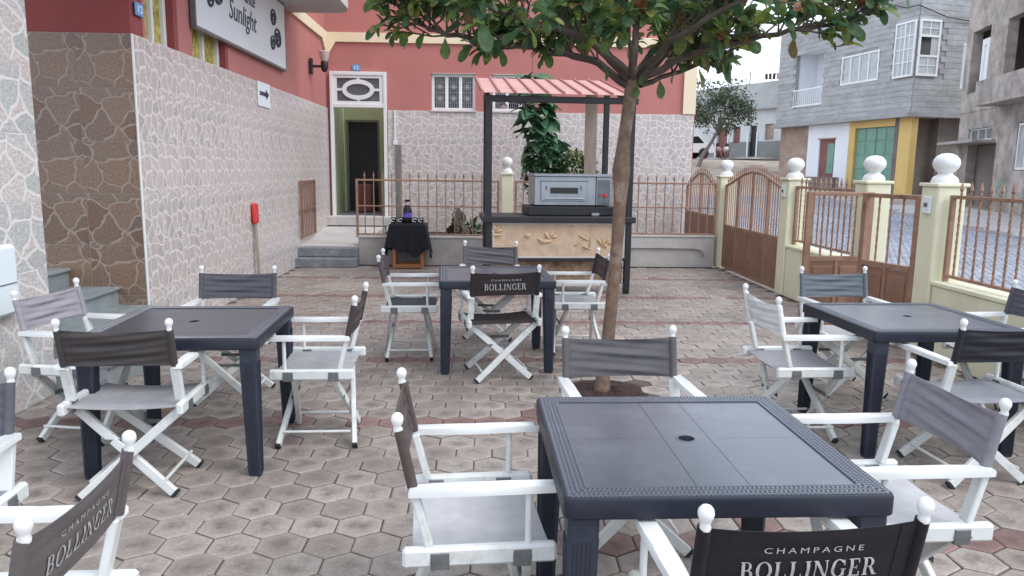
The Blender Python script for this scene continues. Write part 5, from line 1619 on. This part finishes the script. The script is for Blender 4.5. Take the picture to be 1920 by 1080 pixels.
# grey block house: local x = distance toward the viewer's right from P0 at s=0 -> u = -s
bh = bldg('block_house', 'grey bare block house with yellow framed green garage door', FP, FD)
SA = lambda s: -s
holesU = [(SA(8.2), SA(5.95), 4.50, 6.95), (SA(4.72), SA(2.33), 5.17, 6.38)]
zb = .4
openw(bh, 'upper_wall', 'mortar', 0, .25, SA(9.6), SA(.33), 3.80, 8.2, holesU)
mb = MB(); blocks(mb, SA(9.6), SA(.33), 3.80, 8.2, 0, holesU + [(SA(1.46), SA(.30), 5.1, 7.16)])
tag(mb.build('block_courses', M['block'], bh, smooth=0, fix=False), kind='stuff')
MB().box((SA(4.9), 1.6, 3.72), (9.4, 3.7, .16)).build('floor_slab', M['mortar'], bh, smooth=0)
# end wall facing the camera (turned corner)
EA = math.atan2(.20, 1.0) - math.atan2(-FD.y, -FD.x)
e0 = Vector((SA(.33), 0, 0))
ed = Vector((math.cos(EA), math.sin(EA), 0))
def endbox(mb, a, b, z0, z1, off, th):
    c = e0 + ed * ((a + b) / 2)
    nrm = Vector((-ed.y, ed.x, 0))
    mb.box(tuple(c + nrm * off + Vector((0, 0, (z0 + z1) / 2))), (b - a, th, z1 - z0), rot=(0, 0, EA))
mb = MB(); endbox(mb, 0, 3.6, 3.80, 8.2, .125, .25); mb.build('upper_wall', M['mortar'], bh, smooth=0)
mb = MB(); j = 0; z = 3.80
while z < 8.1:
    u = -.21 if j % 2 else 0
    while u < 3.6:
        a, b = max(u, 0) + .003, min(u + .42, 3.6) - .003
        if b - a > .05 and not (a < .95 and b > .0 and 5.1 < z + .1 < 7.16):
            endbox(mb, a, b, z + .004, z + .2, -.012 - rnd.uniform(0, .003), .036)
        u += .42
    z += .205; j += 1
tag(mb.build('block_courses', M['block'], bh, smooth=0, fix=False), kind='stuff')
mb = MB(); endbox(mb, .10, 3.6, -.3, 3.64, .80, .2); mb.build('lower_end_wall', M['plaster_dark'], bh, smooth=0)  # dark plaster tone carries the shade beneath the overhang
# ground floor front
holesG = [(SA(6.15), SA(5.0), .2, 2.99)]
openw(bh, 'lower_wall', 'white_wall', .16, .22, SA(7.05), SA(4.03), zb - .6, 3.64, holesG)
openw(bh, 'lower_wall', 'yellow_wall', .10, .28, SA(4.02), SA(.36), zb - .6, 3.64, [(SA(3.63), SA(1.2), -.2, 3.36)])
openw(bh, 'lower_wall', 'brick', .30, .22, SA(9.6), SA(7.06), zb - .6, 3.64, [])
dd = MB().box((SA(5.575), .25, 1.6), (1.13, .06, 2.78)).build('door', M['red_door'], bh, smooth=0)
MB().box((SA(5.35), .215, 2.15), (.46, .02, 1.3)).build('door_glass', M['garage'], dd, smooth=0)
MB().box((SA(5.575), .13, 3.02), (1.25, .12, .05)).build('door_lintel', M['brick'], dd, smooth=0)
gd = thing_g = MB().box((SA(2.415), .24, 1.6), (2.42, .05, 3.52)).build('garage_door', M['garage'], bh, smooth=0)
for i in range(4):
    for j in range(6):
        MB().box((SA(3.63) + .0 + 2.43 * (i + .5) / 4, .206, 3.36 - .56 * (j + .5)), (2.43 / 4 - .07, .02, .49), ch=.008).build('garage_panel', M['garage'], gd)
MB().box((SA(2.415), .20, 1.6), (.05, .02, 3.5)).build('garage_strip', M['garage_strip'], gd, smooth=0)
# loggia
lg = MB()
lg.box((SA(7.075), 1.15, 5.75), (2.25, .06, 2.6)).box((SA(8.23), .7, 5.75), (.06, 1.0, 2.6)).box((SA(5.92), .7, 5.75), (.06, 1.0, 2.6)).box((SA(7.075), .65, 4.46), (2.3, 1.1, .08)).box((SA(7.075), .65, 7.02), (2.3, 1.1, .08))
lg.build('loggia', M['white_wall'], bh, smooth=0)
rl = MB().box((SA(7.075), -.03, 5.28), (2.3, .05, .06)).box((SA(7.075), -.03, 4.56), (2.3, .05, .06))
rl.build('railing', M['white_gloss'], bh, smooth=0)
rm_ = MB().box((0, 0, 0), (.03, .03, .66)).mesh('railing_bar', M['white_gloss'], smooth=0)
for k in range(15): link('railing_bar', rm_, bh, (SA(8.15) + 2.14 * k / 14, -.03, 4.92))
simple_window(bh, -.005, SA(4.70), SA(2.35), 5.19, 6.36, 4, 1)
# bay window on the corner: two glazed faces
simple_window(bh, -.07, SA(1.44), SA(.36), 5.12, 7.14, 2, 4)
c = e0 + ed * .45 + Vector((ed.y, -ed.x, 0)) * .10
bw2 = thing('bay_side', None, None); 
bpy.data.objects.remove(bw2)
sw = MB(); 
for z in (5.16, 6.0 + .55, 7.10): endbox(sw, .0, .90, z - .04, z + .04, -.06, .07)
endbox(sw, .0, .90, 5.80, 5.87, -.06, .06)
for u in (.035, .865): endbox(sw, u - .035, u + .035, 5.2, 7.06, -.06, .064)
wf = sw.build('window', M['white_gloss'], bh, smooth=0)
for zz in ((5.2, 5.8), (6.59, 7.06)):
    g = MB(); endbox(g, .07, .83, zz[0], zz[1], -.05, .012); g.build('pane', M['pane'], wf, smooth=0)
g = MB(); endbox(g, .07, .53, 5.87, 6.51, -.045, .012); g.build('open_pane', M['glass_dark'], wf, smooth=0)
g = MB(); endbox(g, .54, .83, 5.87, 6.51, -.052, .012); g.build('pane', M['pane'], wf, smooth=0)
g = MB()
for zz in ((5.2, 5.8), (6.59, 7.06)):
    g = MB()
    endbox(g, .435, .465, zz[0], zz[1], -.066, .02); endbox(g, .07, .83, (zz[0] + zz[1]) / 2 - .015, (zz[0] + zz[1]) / 2 + .015, -.066, .018)
    g.build('glazing_bar', M['white_gloss'], wf, smooth=0)
MB().box((SA(5.2), 4.6, 4.1), (8.9, 6.0, 8.0)).build('house_core', M['plaster_dark'], bh, smooth=0)
t = low_wall('stone_wall', 'dark grey low wall in front of the white part of the block house', (14.35, 32.9), (.3, 3.4, 1.05), 'plaster_dark')
t.rotation_euler = (0, 0, .17); t.location.z = .3

t = thing('power_cable', 'black cable sagging along the top of the grey block house', 'cable', tuple(FP))
a_ = bh.matrix_basis @ Vector((SA(1.6), -.12, 7.85)) - FP; b_ = bh.matrix_basis @ (e0 + ed * 2.4 + Vector((ed.y, -ed.x, 0)) * .12 + Vector((0, 0, 7.15))) - FP; m_ = bh.matrix_basis @ (e0 + Vector((.1, -.15, 7.6))) - FP
MB().tube([a_, a_.lerp(m_, .5) - Vector((0, 0, .1)), m_, m_.lerp(b_, .5) - Vector((0, 0, .14)), b_], .022, 5).build('cable', M['wire'], t)

# right concrete house
CPt = Vector((16.2, 24.6, 0)); CD = Vector((-.25, -.968, 0))
ch = thing('concrete_house', 'rough grey plastered house with canopy over a dark doorway, far right', 'building', (16.2, 24.6, 0), math.atan2(-.968, -.25))
wallC = [(-.95, 1.43, -.5, 2.53), (-1.05, .98, 2.64, 3.05), (2.86, 4.6, 1.68, 3.05)]
openw(ch, 'lower_wall', 'plaster_grey', 0, .3, -1.98, 9, -.6, 3.62, wallC)
upC = [(-1.45, .10, 4.25, 6.28), (1.40, 4.4, 4.35, 6.2)]
openw(ch, 'upper_wall', 'plaster_grey', -.02, .3, -2.0, 1.38, 3.62, 7.6, upC)
openw(ch, 'upper_wall', 'plaster_grey', -.02, .3, 1.38, 9, 3.62, 7.6, upC)
MB().box((4.8, -.35, 3.68), (6.8, .75, .12)).build('balcony_slab', M['plaster_grey'], ch, smooth=0)
MB().box((4.8, -.69, 4.05), (6.8, .08, .62)).build('balcony_parapet', M['plaster_grey'], ch, smooth=0)
MB().box((3.0, 2.0, 3.6), (9.9, .2, 7.8)).box((-1.9, 1.4, 3.6), (.2, 2.2, 7.9)).build('inner_wall', M['plaster_dark'], ch, smooth=0)
MB().box((-.3, -.25, 2.585), (3.3, .85, .09), ch=.01).build('canopy', M['concrete'], ch)
MB().box((.24, .34, 1.0), (2.34, .06, 3.02)).build('door', M['plaster_dark'], ch, smooth=0)
MB().box((.85, .30, 1.0), (.5, .04, 3.0)).build('door_leaf', M['red_door'], ch, smooth=0)
simple_window(ch, .1, -1.03, .96, 2.65, 3.04, 3, 1, 'steel_dark', .04)
simple_window(ch, .02, -.55, .07, 4.28, 5.9, 1, 1, 'white_wall', .2)
simple_window(ch, .02, -2.3, -2.06, 4.5, 6.05, 1, 1, 'white_wall', .08)
simple_window(ch, .05, 2.88, 4.58, 1.70, 3.03, 3, 1)
MB().box((5, 3.5, 7.7), (14.2, 7.2, .2)).build('roof_slab', M['concrete'], ch, smooth=0)
gf = MB()
for k in range(7):
    a = rnd.uniform(0, 3.14); x = 1.9 + k * .11; z = 1.0 + rnd.uniform(-.35, .3)
    gf.beam((x - .12 * math.cos(a), -.006, z - .2 * math.sin(a)), (x + .12 * math.cos(a), -.006, z + .2 * math.sin(a)), .06, .008, (0, 1, 0))
gf.build('graffiti_patch', M['garage'], ch, smooth=0)

# long low white house up the slope
DP = Vector((15.0, 52.0, 0)); DD = Vector((3.2, -7, 0)).normalized()
dh = thing('low_house', 'long low weathered white house with red brown doors up the slope', 'building', (15, 52, 0), math.atan2(DD.y, DD.x))
hd = [(1.37, 2.34, 1.5, 4.38), (2.83, 3.49, 3.32, 4.33), (4.32, 4.92, 1.5, 4.36), (5.6, 6.34, 3.45, 4.42)]
openw(dh, 'wall', 'far_white', 0, .3, -6, 7.1, 3.38, 5.30, hd)
openw(dh, 'dado', 'dado', -.02, .32, -6, 7.1, 1.5, 3.38, hd)
MB().box((.5, .2, 6.15), (13.2, .3, 1.62)).build('parapet', M['far_grey'], dh, smooth=0)
MB().box((.5, -.08, 5.33), (13.3, .5, .07)).build('eave', M['concrete'], dh, smooth=0)
MB().box((8.2, .1, 3.2), (2.15, .4, 3.6)).build('brick_wall', M['brick'], dh, smooth=0)
MB().box((7.06, -.03, 2.6), (.14, .1, 1.9)).build('corner_strip', M['white_wall'], dh, smooth=0)
MB().box((1, 3, 6.8), (15, 5.6, .2)).box((1, 5, 4), (15, .3, 5.5)).build('roof_slab', M['far_grey'], dh, smooth=0)
for (a, b, c, d), m in zip(hd, ('red_door', 'red_door', 'dark_door', 'brick')):
    nm = 'door' if c < 2 else 'shutter'
    MB().box(((a + b) / 2, .16, (c + d) / 2), (b - a, .06, d - c)).build(nm, M[m], dh, smooth=0)
for x in (1.27, 2.44, 4.22, 5.02):
    MB().box((x, -.035, 3.0), (.10, .06, 1.9)).build('door_jamb', M['white_wall'], dh, smooth=0)
MB().box((.5, -1.2, 2.32), (13, 2.2, .14)).build('forecourt_step', M['kerb'], dh, smooth=0)

# laundry on the far roof
t = thing('washing_line', 'dark clothes and pink towel hanging on a line above the far roof', 'washing line', (17.2, 45.8, 6.9))
MB().beam((-1.2, .5, .35), (1.4, -.6, .45), .02, .02).build('line', M['wire'], t)
for k, m in enumerate(('hair', 'hair', 'hair', 'shirt_pink', 'shirt_pink')):
    x = -.35 + k * .2
    MB().box((x, .12 - .08 * k, .22), (.15, .03, .34), rot=(0, R(rnd.uniform(-8, 8)), 0)).build('cloth', M[m], t, smooth=0)
for x, y in ((-1.2, .5), (1.4, -.6)):
    MB().box((x, y, .15), (.05, .05, .8)).build('pole', M['grey_post'], t, smooth=0)

# leaning grey green tree beyond the corner
ft = thing('slope_tree', 'dusty grey green tree leaning in front of the low white house', 'tree', (11.55, 41, hgt(41)))
MB().tube([(0, 0, -.3), (.25, 0, .5), (.75, 0, 1.3), (1.05, 0, 1.9), (1.2, .1, 2.6)], [.13, .11, .09, .08, .05], 8).build('trunk', M['grey_post'], ft)
for k in range(8):
    a = rnd.uniform(0, 6.28)
    MB().tube([(1.0, 0, 1.8), (1.0 + .5 * math.cos(a), .5 * math.sin(a), 2.5), (1.0 + 1.2 * math.cos(a), 1.1 * math.sin(a), 3.0 + rnd.uniform(-.6, .8))], [.05, .035, .012], 6).build('branch', M['grey_post'], ft)
mb = MB()
for k in range(75):
    v = rv()
    while v.length > 1: v = rv()
    c = Vector((.75, 0, 3.1)) + Vector((v.x * 2.2, v.y * 1.6, .3 + v.z * 1.6 - .30 * abs(v.x)))
    for q in range(60):
        p = c + rv(.36)
        vs, fs = small[rnd.randrange(5)]
        mb.add(vs, fs, leaf_matrix(p, rv(), rnd.uniform(.10, .2), rnd.uniform(-1, 1)))
tag(mb.build('crown', M['leaf_far'], ft, smooth=60, fix=False), kind='stuff')

# two people sitting on the ground by the far house, and a parked car with a red can at the corner
def person(label, loc, rotz, shirt):
    me = bpy.data.meshes.new('person')
    V = [(0, 0, .16), (0, .03, .38), (0, .07, .58), (0, .09, .68), (0, .12, .80),
         (-.10, -.02, .14), (-.17, -.30, .42), (-.14, -.38, .04), (.10, -.02, .14), (.17, -.30, .42), (.14, -.38, .04),
         (-.17, .07, .60), (-.24, -.10, .42), (-.15, -.28, .46), (.17, .07, .60), (.24, -.10, .42), (.15, -.28, .46), (-.14, -.50, .03), (.14, -.50, .03)]
    E_ = [(0, 1), (1, 2), (2, 3), (3, 4), (0, 5), (5, 6), (6, 7), (0, 8), (8, 9), (9, 10), (2, 11), (11, 12), (12, 13), (2, 14), (14, 15), (15, 16), (7, 17), (10, 18)]
    rad = [.13, .13, .13, .06, .10, .10, .075, .05, .10, .075, .05, .065, .05, .035, .065, .05, .035, .04, .04]
    me.from_pydata(V, E_, [])
    o = bpy.data.objects.new('person', me); COL.objects.link(o)
    md = o.modifiers.new('skin', 'SKIN'); md.use_smooth_shade = True
    for i, r_ in enumerate(rad): me.skin_vertices[0].data[i].radius = (r_, r_)
    me.skin_vertices[0].data[0].use_root = True
    sb = o.modifiers.new('sub', 'SUBSURF'); sb.levels = sb.render_levels = 1
    me.materials.append(M['skin'])
    o.location = loc; o.rotation_euler = (0, 0, rotz)
    tag(o, label, 'person', 'people sitting by the far house')
    MB().lathe([(.15, .10), (.155, .22), (.145, .40), (.175, .56), (.16, .64), (.075, .70)], (0, .045, 0), 12).build('shirt', M[shirt], o)
    MB().lathe([(.115, -.02), (.12, .04), (.085, .10), (.02, .125)], (0, .135, .80), 12).build('hair', M['hair'], o)
    for s_ in (-1, 1):
        MB().tube([(s_ * .09, -.0, .15), (s_ * .16, -.28, .41), (s_ * .145, -.36, .12)], [.12, .092, .07], 8).build('trouser_leg', M['trouser'], o)
    return o
P1 = (14.75, 46.2, hgt(46.2) + .02)
person('person in white shirt with black hair sitting before the far house', P1, -.6, 'shirt_white')
person('person in faded pink shirt sitting low before the far doorway', (14.25, 46.0, hgt(46) + .0), .5, 'shirt_pink')
cr = thing('parked_car', 'white car half hidden beyond the corner of the salmon building', 'car', (11.9, 45.6, hgt(45.6)), R(8))
prof = [(-1.7, .35), (-1.72, .62), (-1.55, .80), (-.95, .86), (-.55, 1.32), (.75, 1.36), (1.25, .92), (1.62, .86), (1.72, .55), (1.68, .35)]
vs = [(x, -.72, z) for x, z in prof] + [(x, .72, z) for x, z in prof]
n = len(prof)
MB().add(vs, [tuple(range(n)), tuple(n + k for k in range(n))[::-1]] + [(k, (k + 1) % n, n + (k + 1) % n, n + k) for k in range(n)]).build('body', M['car_paint'], cr, smooth=25)
for y in (-.726, .726):
    MB().prism([(-.82, .88), (-.5, 1.24), (.08, 1.27), (.08, .88)], 0, .004, Matrix.Translation((0, y + .002, 0)) @ Matrix.Rotation(R(90), 4, 'X')).build('window', M['glass_dark'], cr, smooth=0)
    MB().prism([(.14, .88), (.14, 1.27), (.68, 1.29), (1.08, .9)], 0, .004, Matrix.Translation((0, y + .002, 0)) @ Matrix.Rotation(R(90), 4, 'X')).build('window', M['glass_dark'], cr, smooth=0)
    for x in (-1.05, 1.05):
        w = MB().lathe([(.2, -.09), (.31, -.08), (.31, .08), (.2, .09)], (0, 0, 0), 18, Matrix.Translation((x, y * .96, .31)) @ Matrix.Rotation(R(90), 4, 'X')).build('wheel', M['rubber'], cr)
for y in (-.5, .5):
    MB().box((1.70, y, .70), (.05, .26, .12), ch=.01).build('tail_light', M['red_knob'], cr)
t = thing('red_container', 'small red and white container standing beside the far white car', 'container', (13.35, 46, hgt(46)))
MB().box((0, 0, .26), (.34, .26, .52), ch=.04).build('container_body', M['red_knob'], t)
MB().box((.0, -.14, .22), (.16, .02, .2)).build('label_patch', M['sign_white'], t, smooth=0)
MB().lathe([(.05, .52), (.05, .60)], (0, 0, 0), 10).build('cap', M['sign_white'], t)
